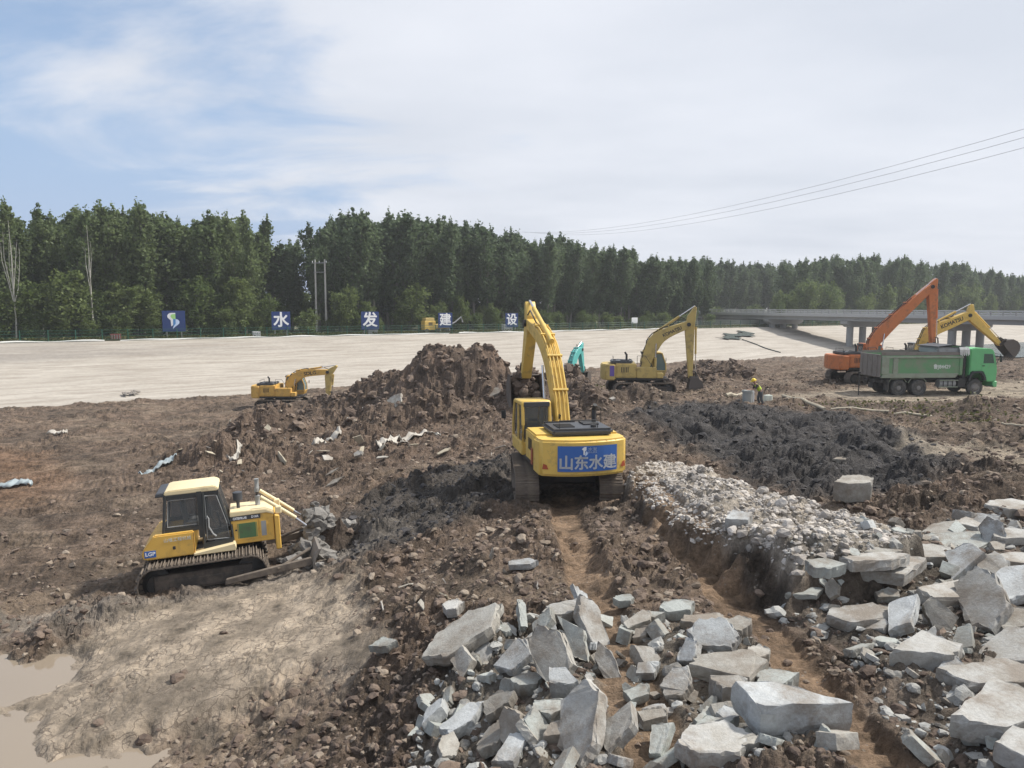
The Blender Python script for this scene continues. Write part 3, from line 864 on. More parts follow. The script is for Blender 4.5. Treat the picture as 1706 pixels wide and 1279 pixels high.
def tree_kind(seed, H, W, bottom, nb, per, leaf, spread, lobes=False, multi=1):
    """trunk mesh with limbs and crown mesh, unit real metres"""
    g = np.random.default_rng(seed)
    mb = MB(); cs = []
    tops = []
    for k in range(multi):
        lean = g.normal(0, .03 if multi == 1 else .10, 2)
        base = np.array((g.normal(0, .12) if multi > 1 else 0, g.normal(0, .12) if multi > 1 else 0, -.3))
        hk = H * (1 if k == 0 else g.uniform(.8, .95))
        path = [base + np.array((lean[0] * h_ + .06 * g.normal(), lean[1] * h_ + .06 * g.normal(), h_)) for h_ in np.linspace(0, hk * .94, 7)]
        mb.tube(path, .1, 6, [H * .011 * (1 - .85 * i / 6) + .015 for i in range(7)])
        tops.append(path)
    for i in range(nb):
        t_ = bottom + (1 - bottom) * (i + g.uniform(0, 1)) / nb
        path = tops[int(g.integers(multi))]
        f_ = min(t_ * 6, 5.99); j = int(f_); c0 = path[j] + (path[j + 1] - path[j]) * (f_ - j)
        if lobes:
            rad = W * math.sqrt(max(.03, 1 - ((t_ - .5) / .56) ** 2))
        else:
            rad = W * (min(1, (t_ - bottom + .10) / .30) * (1 - max(0, (t_ - .45) / .60) ** 2.6))
        rad = max(.25, rad) * g.uniform(.6, 1.12)
        az = i * 2.4 + g.normal(0, .4)
        d = np.array((math.cos(az), math.sin(az), 0))
        e = c0 + d * rad + np.array((0, 0, rad * spread))
        if i % 3 == 0:
            mb.tube([c0, c0 * .5 + e * .5 + np.array((0, 0, -.1)), e], .03, 4, [H * .004, H * .003, .012])
        nn = int(per * g.uniform(.6, 1.4))
        u_ = g.beta(1.7, 1.2, nn)[:, None]
        cc_ = c0 * (1 - u_) + e * u_ + g.normal(size=(nn, 3)) * np.array((.30, .30, .42)) * (rad * .42 + .18)
        cs.append(cc_)
    # leader tip
    tip = tops[0][-1]
    cs.append(tip + np.array((0, 0, H * .03)) + g.normal(size=(int(per * .8), 3)) * np.array((.18, .18, H * .03)))
    C = np.concatenate(cs)
    return mb.mesh('trunk', True), leaves_mesh('crown', C, leaf, g)
POPLARS = [tree_kind(100 + i, 20, [2.4, 2.8, 2.2, 2.6, 2.4, 2.9][i], [.2, .26, .16, .22, .3, .2][i], 130, 56, .25, 1.3, False, 2) for i in range(6)]
leaf_mat('leaf_poplar_sun_tint', (.095, .135, .055), (.185, .235, .10), .45)  # sunlight on the left-hand poplars painted into a brighter leaf colour
POPLARS_SUN = [(a_, b_.copy()) for a_, b_ in POPLARS]
SHRUBS = [tree_kind(200 + i, 7, [2.3, 2.7, 2.0, 2.5][i], .10, 60, 58, .17, .45, True, 3) for i in range(4)]
ROUND = [tree_kind(300 + i, 12, [2.9, 3.3, 2.6][i], .14, 85, 55, .24, .6, True, 2) for i in range(3)]
SKY = [(-400, 335), (0, 333), (60, 345), (150, 328), (240, 330), (300, 345), (345, 352), (410, 342), (428, 388), (522, 394), (538, 350), (600, 342), (660, 352), (720, 356), (800, 364), (880, 378),
       (940, 392), (1000, 405), (1060, 418), (1120, 430), (1180, 424), (1230, 440), (1300, 432), (1380, 420), (1450, 422), (1520, 430), (1600, 436), (1650, 448), (1706, 458), (2100, 490), (2600, 498)]
def sky_y(px):
    for (a, ya), (b_, yb) in zip(SKY[:-1], SKY[1:]):
        if a <= px <= b_:
            return ya + (yb - ya) * (px - a) / (b_ - a)
    return 420
def to_px(v):
    d = Vector(v) - Vector((0, 0, CZ))
    f_ = d.y * math.cos(PITCH) - d.z * math.sin(PITCH); u_ = d.y * math.sin(PITCH) + d.z * math.cos(PITCH)
    return 853 + F * d.x / f_, 639.5 - F * u_ / f_
def plant(kind_list, name, loc, height, native, label, cat, group, leafmat, bark='bark', wide=1.0, i=0):
    o = thing(name, loc, random.uniform(0, 6.28), label, cat, group)
    k = height / native
    o.scale = (k * wide * random.uniform(.9, 1.12), k * wide * random.uniform(.9, 1.12), k)
    tr, cr_ = kind_list[i % len(kind_list)]
    a = bpy.data.objects.new('trunk', tr); c = bpy.data.objects.new('crown', cr_)
    if not tr.materials: tr.materials.append(MATS[bark])
    if not cr_.materials: cr_.materials.append(MATS[leafmat])
    link(a, o); link(c, o)
    return o
def near_what(px):
    for lim, w_ in ((90, 'near the leafless pale tree'), (240, 'behind the red chest'), (380, 'behind the logo signboard'), (500, 'behind the 水 signboard'), (572, 'beside the twin power pole'), (680, 'behind the 发 signboard'),
                    (795, 'behind the 建 signboard'), (950, 'behind the 设 signboard'), (1140, 'behind the white notice panel'), (1290, 'by the end of the bridge'), (1440, 'above the bridge by the orange boom')):
        if px < lim:
            return w_
    return 'above the bridge behind the truck'
cnt = 0
for row, (p0, gap) in enumerate([(9.5, 3.1), (14, 3.4), (19, 3.9), (27, 4.4)]):
    s_ = -75.0 + row * 1.4
    while s_ < 335:
        q = bank_pt(s_ + random.uniform(-.7, .7), p0 + random.uniform(-1.3, 1.3), 1.0)
        px, _ = to_px(q)
        gapstep = gap * (1.0 if s_ < 170 else 1.45)
        s_ += gapstep
        if px < -130 or px > 1830:
            continue
        if 440 < px < 525 and row < 2:      # opening for the power pole
            continue
        if (1255 < px < 1420 and row == 0) or (1182 < px < 1300):
            continue
        top = PY(px, sky_y(px), q.y).z - 1.0
        hgt_ = top * random.uniform(.955, 1.02) * (1.0, .99, .97, .95)[row]
        hgt_ = min(30, max(9, hgt_))
        lab = ('tall poplar in the front row ', 'tall poplar in the second row ', 'tall poplar in the third row ', 'tall poplar deep in the wood ')[row] + near_what(px)
        sun_tinted = px < 430
        plant(POPLARS_SUN if sun_tinted else POPLARS, 'poplar_tree', q, hgt_, 20.2, lab, 'tree', 'poplars in rows behind the bank fence', 'leaf_poplar_sun_tint' if sun_tinted else 'leaf_poplar', i=cnt, wide=random.uniform(.85, 1.15) * max(.8, min(1.2, 20 / hgt_)) ** .5)
        cnt += 1
for k in range(34):       # beyond the approach road of the bridge
    px = 1168 + k * 4.4; p_ = 50 + 12 * (k % 3); s_ = 150
    for _ in range(80):
        q = bank_pt(s_, p_); s_ += (px - to_px(q)[0]) * q.y / F * .6
    hgt_ = min(30, PY(px, sky_y(px), q.y).z - 1.0) * random.uniform(.95, 1.02)
    plant(POPLARS, 'poplar_tree', q, hgt_, 20.2, 'tall poplar beyond the bridge approach road', 'tree', 'poplars in rows behind the bank fence', 'leaf_poplar', i=cnt); cnt += 1
# rounded broadleaf trees and shrubs that fringe the wood
for (px, ytop, wd, p_) in [(15, 470, 1.1, 6.5), (60, 462, 1.1, 6.0), (112, 448, 1.15, 5.5), (165, 470, 1.0, 6.5), (205, 462, 1.0, 6.0), (250, 470, .95, 6.5), (318, 458, 1.0, 6.5), (360, 475, .9, 6), (402, 460, 1.05, 5.5), (440, 488, .9, 6),
                           (575, 474, 1.0, 6), (615, 500, .9, 5.5), (680, 470, 1.0, 6.5), (730, 500, .9, 6), (770, 490, .9, 6.5), (820, 505, .9, 6.5), (880, 508, .9, 6.5)]:
    s_ = 0
    for _ in range(40):       # find the place along the berm under that pixel
        q = bank_pt(s_, p_); e = px - to_px(q)[0]; s_ += e * q.y / F * 1.0
    top = PY(px, ytop, q.y).z - 1.0
    plant(ROUND, 'broadleaf_tree', q, top, 12.2, 'rounded yellow-green broadleaf tree ' + near_what(px), 'tree', 'rounded trees fringing the wood', 'leaf_shrub', wide=wd * 1.15, i=cnt)
    cnt += 1
s_ = -50.0
while s_ < 250:
    q = bank_pt(s_, random.uniform(4.2, 7.5), 1.0)
    px, _ = to_px(q)
    s_ += random.uniform(2.6, 4.6)
    if px < -60 or px > 1800 or 1180 < px < 1340:
        continue
    hh = random.uniform(2.2, 4.6) if px < 1000 else random.uniform(2.0, 3.6)
    plant(SHRUBS, 'shrub', q, hh, 7.1, 'low leafy shrub along the bank fence ' + near_what(px), 'shrub', 'shrubs along the bank fence', 'leaf_shrub', wide=1.25, i=cnt)
    cnt += 1
s_ = -60.0
while s_ < 270:
    q = bank_pt(s_, random.uniform(16, 32), 1.0)
    px, _ = to_px(q)
    s_ += random.uniform(2.4, 3.8)
    if px < -90 or px > 1800 or 1175 < px < 1310:
        continue
    if random.random() < .6:
        q = bank_pt(s_ - 1.5, random.uniform(33, 44), 1.0); px = to_px(q)[0]
        plant(SHRUBS, 'shrub', q, random.uniform(5, 7.5), 7.1, 'dark leafy shrub far inside the wood ' + near_what(px), 'shrub', 'shrubs behind the wood', 'leaf_poplar', wide=1.5, i=cnt); cnt += 1
        q = bank_pt(s_, random.uniform(16, 32), 1.0); px = to_px(q)[0]
    plant(SHRUBS, 'shrub', q, random.uniform(3.8, 6.5), 7.1, 'tall leafy shrub deep among the poplar trunks ' + near_what(px), 'shrub', 'shrubs under the poplars', 'leaf_poplar', wide=1.35, i=cnt)
    cnt += 1
# paler young trees beyond the bridge deck
for k in range(46):
    px = random.uniform(1285, 1720)
    s_ = 150
    p_ = random.uniform(4, 9)
    for _ in range(60):
        q = bank_pt(s_, p_); s_ += (px - to_px(q)[0]) * q.y / F * .7
    ytop = 478 + 14 * math.sin(px * .05) + random.uniform(-8, 14) + (8 if px > 1560 else 0)
    top = PY(px, ytop, q.y).z - 1.0
    plant(SHRUBS, 'young_tree', q, top, 7.1, 'pale green young tree ' + near_what(px), 'tree', 'young trees beyond the bridge', 'leaf_pale', wide=.75, i=cnt)
    cnt += 1
# pale leafless stems at the left end of the wood
def bare_tree(px, ybot, ytop, p_, n, spread_, label):
    s_ = 0
    for _ in range(40):
        q = bank_pt(s_, p_); s_ += (px - to_px(q)[0]) * q.y / F
    H = PY(px, ytop, q.y).z - 1.0; fork = PY(px, ybot, q.y).z - 1.0
    o = thing('bare_tree', q, 0, label, 'tree')
    rg = random.Random(int(px))
    MB().tube([(0, 0, -.3), (.08, 0, fork * .5), (0, .03, fork), (.05, 0, fork + (H - fork) * .5), (-.05, 0, H)], .1, 6, [.12, .10, .085, .05, .012]).build('trunk', 'pale_bark', o, True)
    for k in range(n):
        a = (k / max(1, n - 1) - .5) * 2 + rg.uniform(-.15, .15)
        e = spread_ * a; z0 = fork * rg.uniform(.75, 1.2); top_ = H * rg.uniform(.82, .98) - abs(a) * .8
        pts = [(rg.uniform(-.04, .04), 0, z0), (e * rg.uniform(.35, .6), rg.uniform(-.2, .2), z0 + (top_ - z0) * .3), (e * rg.uniform(.7, .95), rg.uniform(-.3, .3), z0 + (top_ - z0) * .65), (e * rg.uniform(.9, 1.15), rg.uniform(-.3, .3), top_)]
        lb = MB().tube(pts, .05, 5, [.055, .045, .03, .01])
        for j in range(4):
            f_ = rg.uniform(.4, .95); i_ = min(2, int(f_ * 3)); c_ = Vector(pts[i_]).lerp(Vector(pts[i_ + 1]), f_ * 3 - i_)
            lb.tube([c_, c_ + Vector((rg.uniform(-.35, .35), rg.uniform(-.3, .3), rg.uniform(.5, 1.1)))], .015, 4, [.016, .006])
        lb.build('limb', 'pale_bark', o, True)
bare_tree(28, 490, 366, 5.0, 6, 1.2, 'leafless pale tree with many upright stems at the left end of the wood')
bare_tree(156, 500, 375, 5.2, 3, .35, 'slim pale leafless stems rising above the shrubs behind the logo board')
# grass along the berm
g = np.random.default_rng(5); n = 26000
gs = g.uniform(-70, 240, n); gp = g.uniform(1.3, 6.5, n)
Cg = np.stack([BA.x + BD.x * gs + BN.x * gp, BA.y + BD.y * gs + BN.y * gp, 1.05 + g.uniform(0, .45, n)], 1)
gm = leaves_mesh('berm_grass', Cg, .16, g, 0)
tag(mesh_obj('berm_grass', gm, 'grass_blade'), 'rough grass along the top of the bank behind the fence', 'grass', kind='stuff')

# ------------------------------------------------------------------ fence on the bank
fo = thing('wire_fence', bank_pt(-40, 1.2), math.atan2(BD.y, BD.x), 'long green wire mesh fence along the top of the pale bank', 'fence')
pm = MB().cyl((0, 0, -.15), (0, 0, 1.5), .06, 6).mesh('post')
pb_ = MB()
for zz in (.2, .62, 1.04, 1.42):
    pb_.cyl((.05, 0, zz), (2.95, 0, zz), .018, 4)
for i in range(1, 15):
    pb_.cyl((i * .2, 0, .12), (i * .2, 0, 1.44), .006, 3)
pnl = pb_.mesh('mesh_panel')
for i in range(74):
    o = mesh_obj('post', pm, 'fence_green', fo); o.location = (i * 3.0, 0, 0)
    if i < 73:
        o = mesh_obj('mesh_panel', pnl, 'fence_green', fo); o.location = (i * 3.0, 0, 0)
# pale geotextile rolled along the fence foot
for (sa, sb, lab) in [(-38, 12, 'pale rolled cloth edging the bank below the logo board'), (13, 62, 'pale rolled cloth edging the bank below the middle signboards'), (63, 118, 'pale rolled cloth edging the bank beyond the last signboard')]:
    path = []; s_ = sa; rr = []
    while s_ <= sb:
        q = bank_pt(s_, .45 + .25 * math.sin(s_ * .31) + .1 * math.sin(s_ * 1.3), 1.07 + .05 * math.sin(s_ * .9)); path.append(q); rr.append(.11 + .05 * math.sin(s_ * .7 + 1) + .02 * random.random()); s_ += 1.2
    tag(MB().tube(path, .12, 6, rr).build('cloth_edging', 'pale_cloth', None, True), lab, 'cloth strip', 'pale cloth edging the bank')

# ------------------------------------------------------------------ signboards on the bank
def s_at(px, p_):
    s_ = 30
    for _ in range(60):
        q = bank_pt(s_, p_); s_ += (px - to_px(q)[0]) * q.y / F * .8
    return s_
for (px, yt, yb, ch, lab) in [(291, 517.5, 552, None, 'blue signboard with a green and white leaf-like logo above the bank'),
                              (469, 519, 549, '水', 'blue signboard with the white character 水 above the bank'),
                              (617, 519, 549, '发', 'blue signboard with the white character 发 above the bank'),
                              (742, 521, 546, '建', 'blue signboard with the white character 建 above the bank'),
                              (852.5, 521.5, 545, '设', 'blue signboard with the white character 设 above the bank')]:
    s_ = s_at(px, 1.9); q = bank_pt(s_, 1.9)
    zt = PY(px, yt, q.y).z; zb = PY(px, yb, q.y).z
    hgt_ = zt - zb; wdt = hgt_ * 1.02
    face = math.atan2(BD.y, BD.x) - R(8 if ch is None else 3)
    o = thing('signboard', q, face, lab, 'sign', 'blue signboards in a row on the bank')
    bo = MB().box((0, 0, (zt + zb) / 2 - 1), (wdt, .09, hgt_), bevel=.015).build('board', 'sign_blue', o)
    for sx_ in (-.32, .32):
        MB().box((sx_ * wdt, .10, (zb - 1) / 2 + .35), (.09, .09, zb - 1 + .9)).build('post', 'pole_concrete', o)
        MB().cyl((sx_ * wdt, .1, zb - 1), (sx_ * wdt, 1.3, -.1), .045, 6).build('brace', 'pole_concrete', o)
    M = frame((0, -.052, (zt + zb) / 2 - 1), (1, 0, 0), (0, 0, 1))
    if ch:
        text_part('character', ch, hgt_ * .86, 'white', bo, M, bold=hgt_ * .022)
    else:
        k = hgt_ / 2
        def flat(name, pts, mat, off):
            MB(M @ Matrix.Translation((0, 0, off))).prism([(a * k, b_ * k) for a, b_ in pts], 0, .006, axis='z').build(name, mat, bo)
        arc = lambda cx_, cy_, rx_, ry_, a0, a1, n_=9: [(cx_ + rx_ * math.cos(R(a0 + (a1 - a0) * i / (n_ - 1))), cy_ + ry_ * math.sin(R(a0 + (a1 - a0) * i / (n_ - 1)))) for i in range(n_)]
        flat('logo_white', [(.16, .80)] + arc(-.18, .48, .38, .32, 90, 215) + [(-.28, .1), (-.24, -.5), (-.08, -.38), (-.06, .1), (.16, .25)], 'white', 0)
        flat('logo_green', [(.16, .70)] + arc(-.05, .48, .22, .2, 110, 230) + [(-.08, .2), (.16, .2)], 'logo_green', .006)
        flat('logo_blue', [(-.06, .2), (.16, .2), (.16, -.25), (-.06, -.6)], 'logo_blue', .006)
        flat('logo_pale', [(.16, .2)] + arc(.16, -.1, .34, .3, 80, -35) + [(.1, -.55), (-.1, -.75), (-.07, -.55), (.16, -.25)], 'logo_pale', .010)

# ------------------------------------------------------------------ twin power pole and wires
s_ = s_at(536, 8.0); q = bank_pt(s_, 8.0)
po = thing('power_pole', q, -.25, 'twin concrete power pole with a crossarm in the gap of the wood', 'power pole')
zt = PY(536, 432, q.y).z - 1
for dx in (-.85, .85):
    MB().cyl((dx, 0, -.4), (dx, 0, zt), .19, 10, .12).build('pole', 'pole_concrete', po, True)
MB().box((0, -.16, zt - .55), (2.6, .1, .12)).build('crossarm', 'grey_paint', po)
MB().box((0, -.16, zt - 2.0), (2.0, .08, .1)).build('crossarm', 'grey_paint', po)
for dx in (-1.2, 0, 1.2):
    MB().lathe([(0, .05), (.06, .08), (.12, .05), (.18, .08), (.26, .04)], (dx, -.16, zt - .49), (0, 0, 1), 8).build('insulator', 'white', po)
for k, (ya, yb, lab) in enumerate([(215, 386, 'uppermost of three thin power lines against the sky'), (229, 388, 'middle of three thin power lines against the sky'), (246, 391, 'lowest of three thin power lines against the sky')]):
    a = PY(1706, ya, 52 - k * .5); b_ = PY(940 + 14 * k, yb, 132 + 2 * k)
    d = b_ - a
    A = a - d * .9; B = b_ + d * .35
    pts = []
    for i in range(25):
        u_ = i / 24; v_ = A + (B - A) * u_
        tt = (u_ * 2.25 - .9)
        v_.z += -1.3 * (1 - (2 * tt - 1) ** 2) + .0
        pts.append(v_)
    tag(MB().tube(pts, .015, 4).build('power_line', 'wire'), lab, 'power line', 'power lines over the site')

# ------------------------------------------------------------------ road bridge
PIER = [PY(1307, 540, 164), PY(1437, 555, 142), PY(1612, 560, 121)]
bd = Vector((PIER[2].x - PIER[0].x, PIER[2].y - PIER[0].y, 0)).normalized()
p1 = Vector((PIER[1].x, PIER[1].y, 0))
bo = thing('road_bridge', (p1.x, p1.y, 0), math.atan2(bd.y, bd.x), 'long grey concrete road bridge on round columns over the river bed', 'bridge')
GB, GT, RT = 2.75, 3.75, 4.85
MB().box((0, 0, GT - .12), (190, 9.4, .30), bevel=.03).build('deck', 'bridge_pale', bo)
for j in range(6):
    MB().box((0, -3.9 + j * 1.56, (GB + GT - .3) / 2 + .0), (189, .72, GT - .29 - GB)).build('girder', 'bridge_concrete', bo)
for sd in (-1, 1):
    MB().box((0, sd * 4.55, GT + .19), (190, .28, .34)).build('kerb', 'bridge_pale', bo)
    for zz in (.62, .98):
        MB().box((0, sd * 4.55, GT + zz), (190, .10, .17)).build('guard_rail', 'bridge_pale', bo)
    pmsh = MB().box((0, 0, .64), (.16, .16, .72)).mesh('rail_post')
    for i in range(95):
        o = mesh_obj('rail_post', pmsh, 'bridge_concrete', bo); o.location = (-94 + i * 2.0, sd * 4.55, GT)
for k, q in enumerate(PIER + [PIER[2] + bd * 23]):
    lx = (Vector((q.x, q.y, 0)) - p1).dot(bd)
    cap = MB().prism([(-4.6, GB - .02), (4.6, GB - .02), (4.6, GB - .55), (3.6, GB - 1.15), (-3.6, GB - 1.15), (-4.6, GB - .55)], lx - .85, lx + .85, axis='x', bevel=.03).build('pier_cap', 'bridge_concrete', bo)
    for cy_ in (-3.0, 0, 3.0):
        MB().cyl((lx, cy_, -6.5), (lx, cy_, GB - 1.1), .62, 16).build('column', 'bridge_concrete', bo, True)
MB().box((-62, 0, 1.2), (60, 10.5, 2.6)).build('abutment', 'bridge_concrete', bo)
# ------------------------------------------------------------------ tracked excavators
def stadium(Lt, H, n=44):
    """closed oval: positions (x,z) and directions for track shoes"""
    r = H / 2; st_ = Lt - H; per = 2 * st_ + 2 * math.pi * r
    out_ = []
    for i in range(n):
        d = per * i / n
        if d < st_:
            out_.append((-st_ / 2 + d, H, 0.0))
        elif d < st_ + math.pi * r:
            a = (d - st_) / r; out_.append((st_ / 2 + r * math.sin(a), r + r * math.cos(a), -a))
        elif d < 2 * st_ + math.pi * r:
            out_.append((st_ / 2 - (d - st_ - math.pi * r), 0, math.pi))
        else:
            a = (d - 2 * st_ - math.pi * r) / r; out_.append((-st_ / 2 - r * math.sin(a), r - r * math.cos(a), math.pi - a))
    return out_, per / n
def track(parent, M, y, Lt, H, wd, n, single=True, grouser=.035, mat='track_metal'):
    """one crawler: frame with rollers, sprocket, idler and shoes"""
    r = H / 2
    fr = MB(M)
    fr.box((0, y, H * .5), (Lt - H * .9, wd * .55, H * .46), bevel=.03)
    for i in range(6):
        x = -(Lt - H) / 2 + (Lt - H) * (i + .5) / 6
        fr.cyl((x, y - wd * .28, .17), (x, y + wd * .28, .17), .13, 10)
    tr = fr.build('track_frame', 'track_side', parent)
    for sx_, nm in ((-1, 'sprocket'), (1, 'idler')):
        MB(M).lathe([(-.14, r * .5), (-.12, r * .86), (.12, r * .86), (.14, r * .5), (.2, r * .35)] if nm == 'idler' else [(-.1, r * .4), (-.08, r * .88), (.08, r * .88), (.16, r * .55), (.22, r * .5)], (sx_ * (Lt - H) / 2, y, r), (0, 1 if y > 0 else -1, 0), 18).build(nm, 'dark_metal', tr, True)
    pts, pitch = stadium(Lt, H, n)
    def shoe_into(mb, T):
        # plate with grouser bars, local z outwards
        for (c, s) in [((0, 0, -.02), (pitch * .96, wd, .04)), ((pitch * .34, 0, grouser * .5), (.03, wd * .98, grouser)), ((-pitch * .1, 0, grouser * .35), (.03, wd * .98, grouser * .7)), ((0, 0, -.08), (pitch * .7, .22, .09))]:
            vs = [T @ (Vector((sx_ * s[0] / 2, sy_ * s[1] / 2, sz_ * s[2] / 2)) + Vector(c)) for sx_ in (-1, 1) for sy_ in (-1, 1) for sz_ in (-1, 1)]
            bv = [mb.bm.verts.new(v_) for v_ in vs]
            for f_ in [(0, 1, 3, 2), (4, 6, 7, 5), (0, 4, 5, 1), (2, 3, 7, 6), (0, 2, 6, 4), (1, 5, 7, 3)]:
                mb.bm.faces.new([bv[i] for i in f_])
    if single:
        mb = MB(); shoe_into(mb, Matrix.Identity(4)); shm = mb.mesh('shoe')
        for (x, z, a) in pts:
            o = mesh_obj('shoe', shm, mat, tr)
            o.matrix_local = M @ Matrix.Translation((x, y, z)) @ Matrix.Rotation(-a, 4, 'Y')
    else:
        mb = MB(M)
        for (x, z, a) in pts:
            shoe_into(mb, Matrix.Translation((x, y, z)) @ Matrix.Rotation(-a, 4, 'Y'))
        mb.build('track_chain', mat, tr)
    return tr
def arc_pts(P, n=6):
    """smooth path through points (Catmull-Rom)"""
    P = [Vector(p) for p in P]; out_ = []
    Q = [P[0] * 2 - P[1]] + P + [P[-1] * 2 - P[-2]]
    for i in range(1, len(Q) - 2):
        for k in range(n):
            t_ = k / n
            a, b_, c, d = Q[i - 1], Q[i], Q[i + 1], Q[i + 2]
            out_.append(.5 * ((2 * b_) + (c - a) * t_ + (2 * a - 5 * b_ + 4 * c - d) * t_ ** 2 + (3 * b_ - a - 3 * c + d) * t_ ** 3))
    out_.append(P[-1])
    return out_
def ribbon_poly(path, th):
    """outline of a limb whose thickness varies along a 2D path"""
    n = len(path); a, b_ = [], []
    for i, p in enumerate(path):
        d = (path[min(i + 1, n - 1)] - path[max(i - 1, 0)]).normalized(); nn = Vector((-d.y, d.x))
        u_ = i / (n - 1) * (len(th) - 1); j = min(int(u_), len(th) - 2); h_ = th[j] + (th[j + 1] - th[j]) * (u_ - j)
        a.append(tuple(p + nn * h_ / 2)); b_.append(tuple(p - nn * h_ / 2))
    return a + b_[::-1]
def ram(parent, a, b_, y, r=.075, name='boom_cylinder', body='yellow', split=.58):
    a, b_ = Vector((a[0], y, a[1])), Vector((b_[0], y, b_[1])); c = a + (b_ - a) * split
    o = MB().cyl(a, c, r, 10).cyl(a - (b_ - a).normalized() * .05, a + (b_ - a).normalized() * .12, r * 1.15, 10).build(name, body, parent, True)
    MB().cyl(c, b_, r * .55, 10).build('piston_rod', 'chrome', o, True)
    return o
def excavator(name, loc, face, track_dir, J, paintm, label, group, s=1.0, text=None, textmat='dark_print', hi=False, bucket_rot=0.0, cabmat=None, tail=None, load=False, netted=False, extra=None, bw=1.2):
    o = thing(name, loc, face, label, 'excavator', group)
    o.scale = (s, s, s)
    Mt = Matrix.Rotation(track_dir - face, 4, 'Z')
    cw = tail or paintm
    for y in (-1.28, 1.28):
        track(o, Mt, y, 4.25, .92, .72, 46, single=hi)
    MB(Mt).box((0, 0, .62), (1.7, 2.0, .42), bevel=.06).cyl((0, 0, .8), (0, 0, 1.06), .72, 20).build('car_body', 'dark_metal', o)
    MB().box((-.05, 0, 1.16), (3.7, 2.5, .18), bevel=.03).build('deck_frame', 'dark_metal', o)
    # counterweight: rounded in plan
    arc = [(2.78 * math.cos(R(a)), 2.78 * math.sin(R(a)) * 1.0) for a in range(180 - 28, 180 + 29, 7)]
    plan = [(-1.75, 1.38), (-2.25, 1.38)] + [(x, max(-1.36, min(1.36, y))) for x, y in arc] + [(-2.25, -1.38), (-1.75, -1.38)]
    c = MB().prism(plan, 1.08, 2.16, axis='z', bevel=.07, seg=3).build('counterweight', cw, o, True)
    # engine house and hood
    MB().box((-1.05, 0, 1.72), (1.42, 2.64, .96), bevel=.05, seg=2).build('engine_house', paintm, o, True)
    MB().box((-1.35, -.1, 2.29), (1.5, 1.9, .2), bevel=.07, seg=2).build('engine_hood', 'hood_black', o, True)
    hd = MB()
    for k_ in range(7):
        hd.box((-1.75 + k_ * .09, .35, 2.40), (.04, .55, .03))
    hd.box((-1.1, -.55, 2.41), (.6, .5, .05), bevel=.01).cyl((-1.8, -.5, 2.38), (-1.8, -.5, 2.46), .09, 12).box((-.72, .3, 2.40), (.06, 1.0, .05))
    hd.build('hood_vents', 'dark_metal', o)
    for sy_ in (-.9, -.1, .75):
        MB().box((-.62, sy_, 2.34), (.10, .05, .14), bevel=.01).build('hood_latch', 'grey_paint', o)
    for sy_ in (-1, 1):
        d = MB().box((-1.05, sy_ * 1.325, 1.72), (1.2, .02, .74), bevel=.008).build('side_door', paintm, o)
        for i in range(5):
            MB().box((-1.35 + i * .11, sy_ * 1.338, 1.8), (.05, .014, .36)).build('louvre', 'dark_metal', d)
    MB().box((.35, -.98, 1.6), (1.36, .7, .72), bevel=.04, seg=2).build('fuel_tank', paintm, o, True)
    MB().box((1.25, -.98, 1.42), (.42, .68, .36), bevel=.03).build('tool_box', paintm, o)
    MB().box((.1, .15, 1.5), (.9, .9, .5), bevel=.03).build('valve_cover', 'dark_metal', o)
    MB().cyl((-1.0, -.75, 2.3), (-1.0, -.75, 2.85), .075, 10).cyl((-1.0, -.75, 2.8), (-1.12, -.75, 2.98), .07, 10).build('exhaust_pipe', 'dark_metal', o, True)
    MB().tube([(-.3, -1.2, 2.2), (-.3, -1.2, 2.75), (.25, -1.2, 2.75), (.75, -1.2, 2.0), (.95, -1.2, 1.7)], .02, 6).build('handrail', 'dark_metal', o)
    MB().tube([(-1.9, .6, 2.38), (-1.9, .6, 2.62), (-1.9, -.6, 2.62), (-1.9, -.6, 2.38)], .018, 6).build('handrail', 'dark_metal', o)
    # cab on the left
    cm = cabmat or paintm
    side = [(.12, 1.2), (1.72, 1.2), (1.86, 1.75), (1.80, 2.1), (1.52, 2.9), (.2, 2.96), (.08, 2.2)]
    y0, y1 = .36, 1.36
    cb = MB()
    cb.prism([(.12, 1.2), (1.72, 1.2), (1.83, 1.62), (.1, 1.62)], y0, y1, bevel=.03)
    cb.prism([(.16, 2.82), (1.56, 2.78), (1.5, 2.92), (.22, 2.98)], y0, y1, bevel=.04)
    for y in (y0 + .05, y1 - .05):
        cb.tube([(.14, y, 1.55), (.1, y, 2.2), (.22, y, 2.9)], .055, 6)
        cb.tube([(.86, y, 1.55), (.86, y, 2.9)], .05, 6)
        cb.tube([(1.80, y, 1.55), (1.78, y, 2.1), (1.52, y, 2.85)], .05, 6)
        cb.box((.5, y, 1.98), (.74, .06, .72) if False else (.02, .02, .02))
    cab = cb.build('cab', cm, o, True)
    MB().box((.85, (y0 + y1) / 2, 1.9), (.45, .5, .75), bevel=.08).build('seat', 'black_frame', cab)
    MB().prism([(.2, 1.64), (.82, 1.64), (.82, 2.8), (.26, 2.84), (.16, 2.2)], y1 - .06, y1 - .05).build('window_pane', 'glass', cab)
    MB().prism([(.9, 1.64), (1.76, 1.64), (1.74, 2.1), (1.5, 2.78), (.9, 2.8)], y1 - .06, y1 - .05).build('window_pane', 'glass', cab)
    MB().prism([(.2, 1.64), (1.76, 1.64), (1.74, 2.1), (1.5, 2.78), (.26, 2.84), (.16, 2.2)], y0 + .05, y0 + .06).build('window_pane', 'glass_pale', cab)
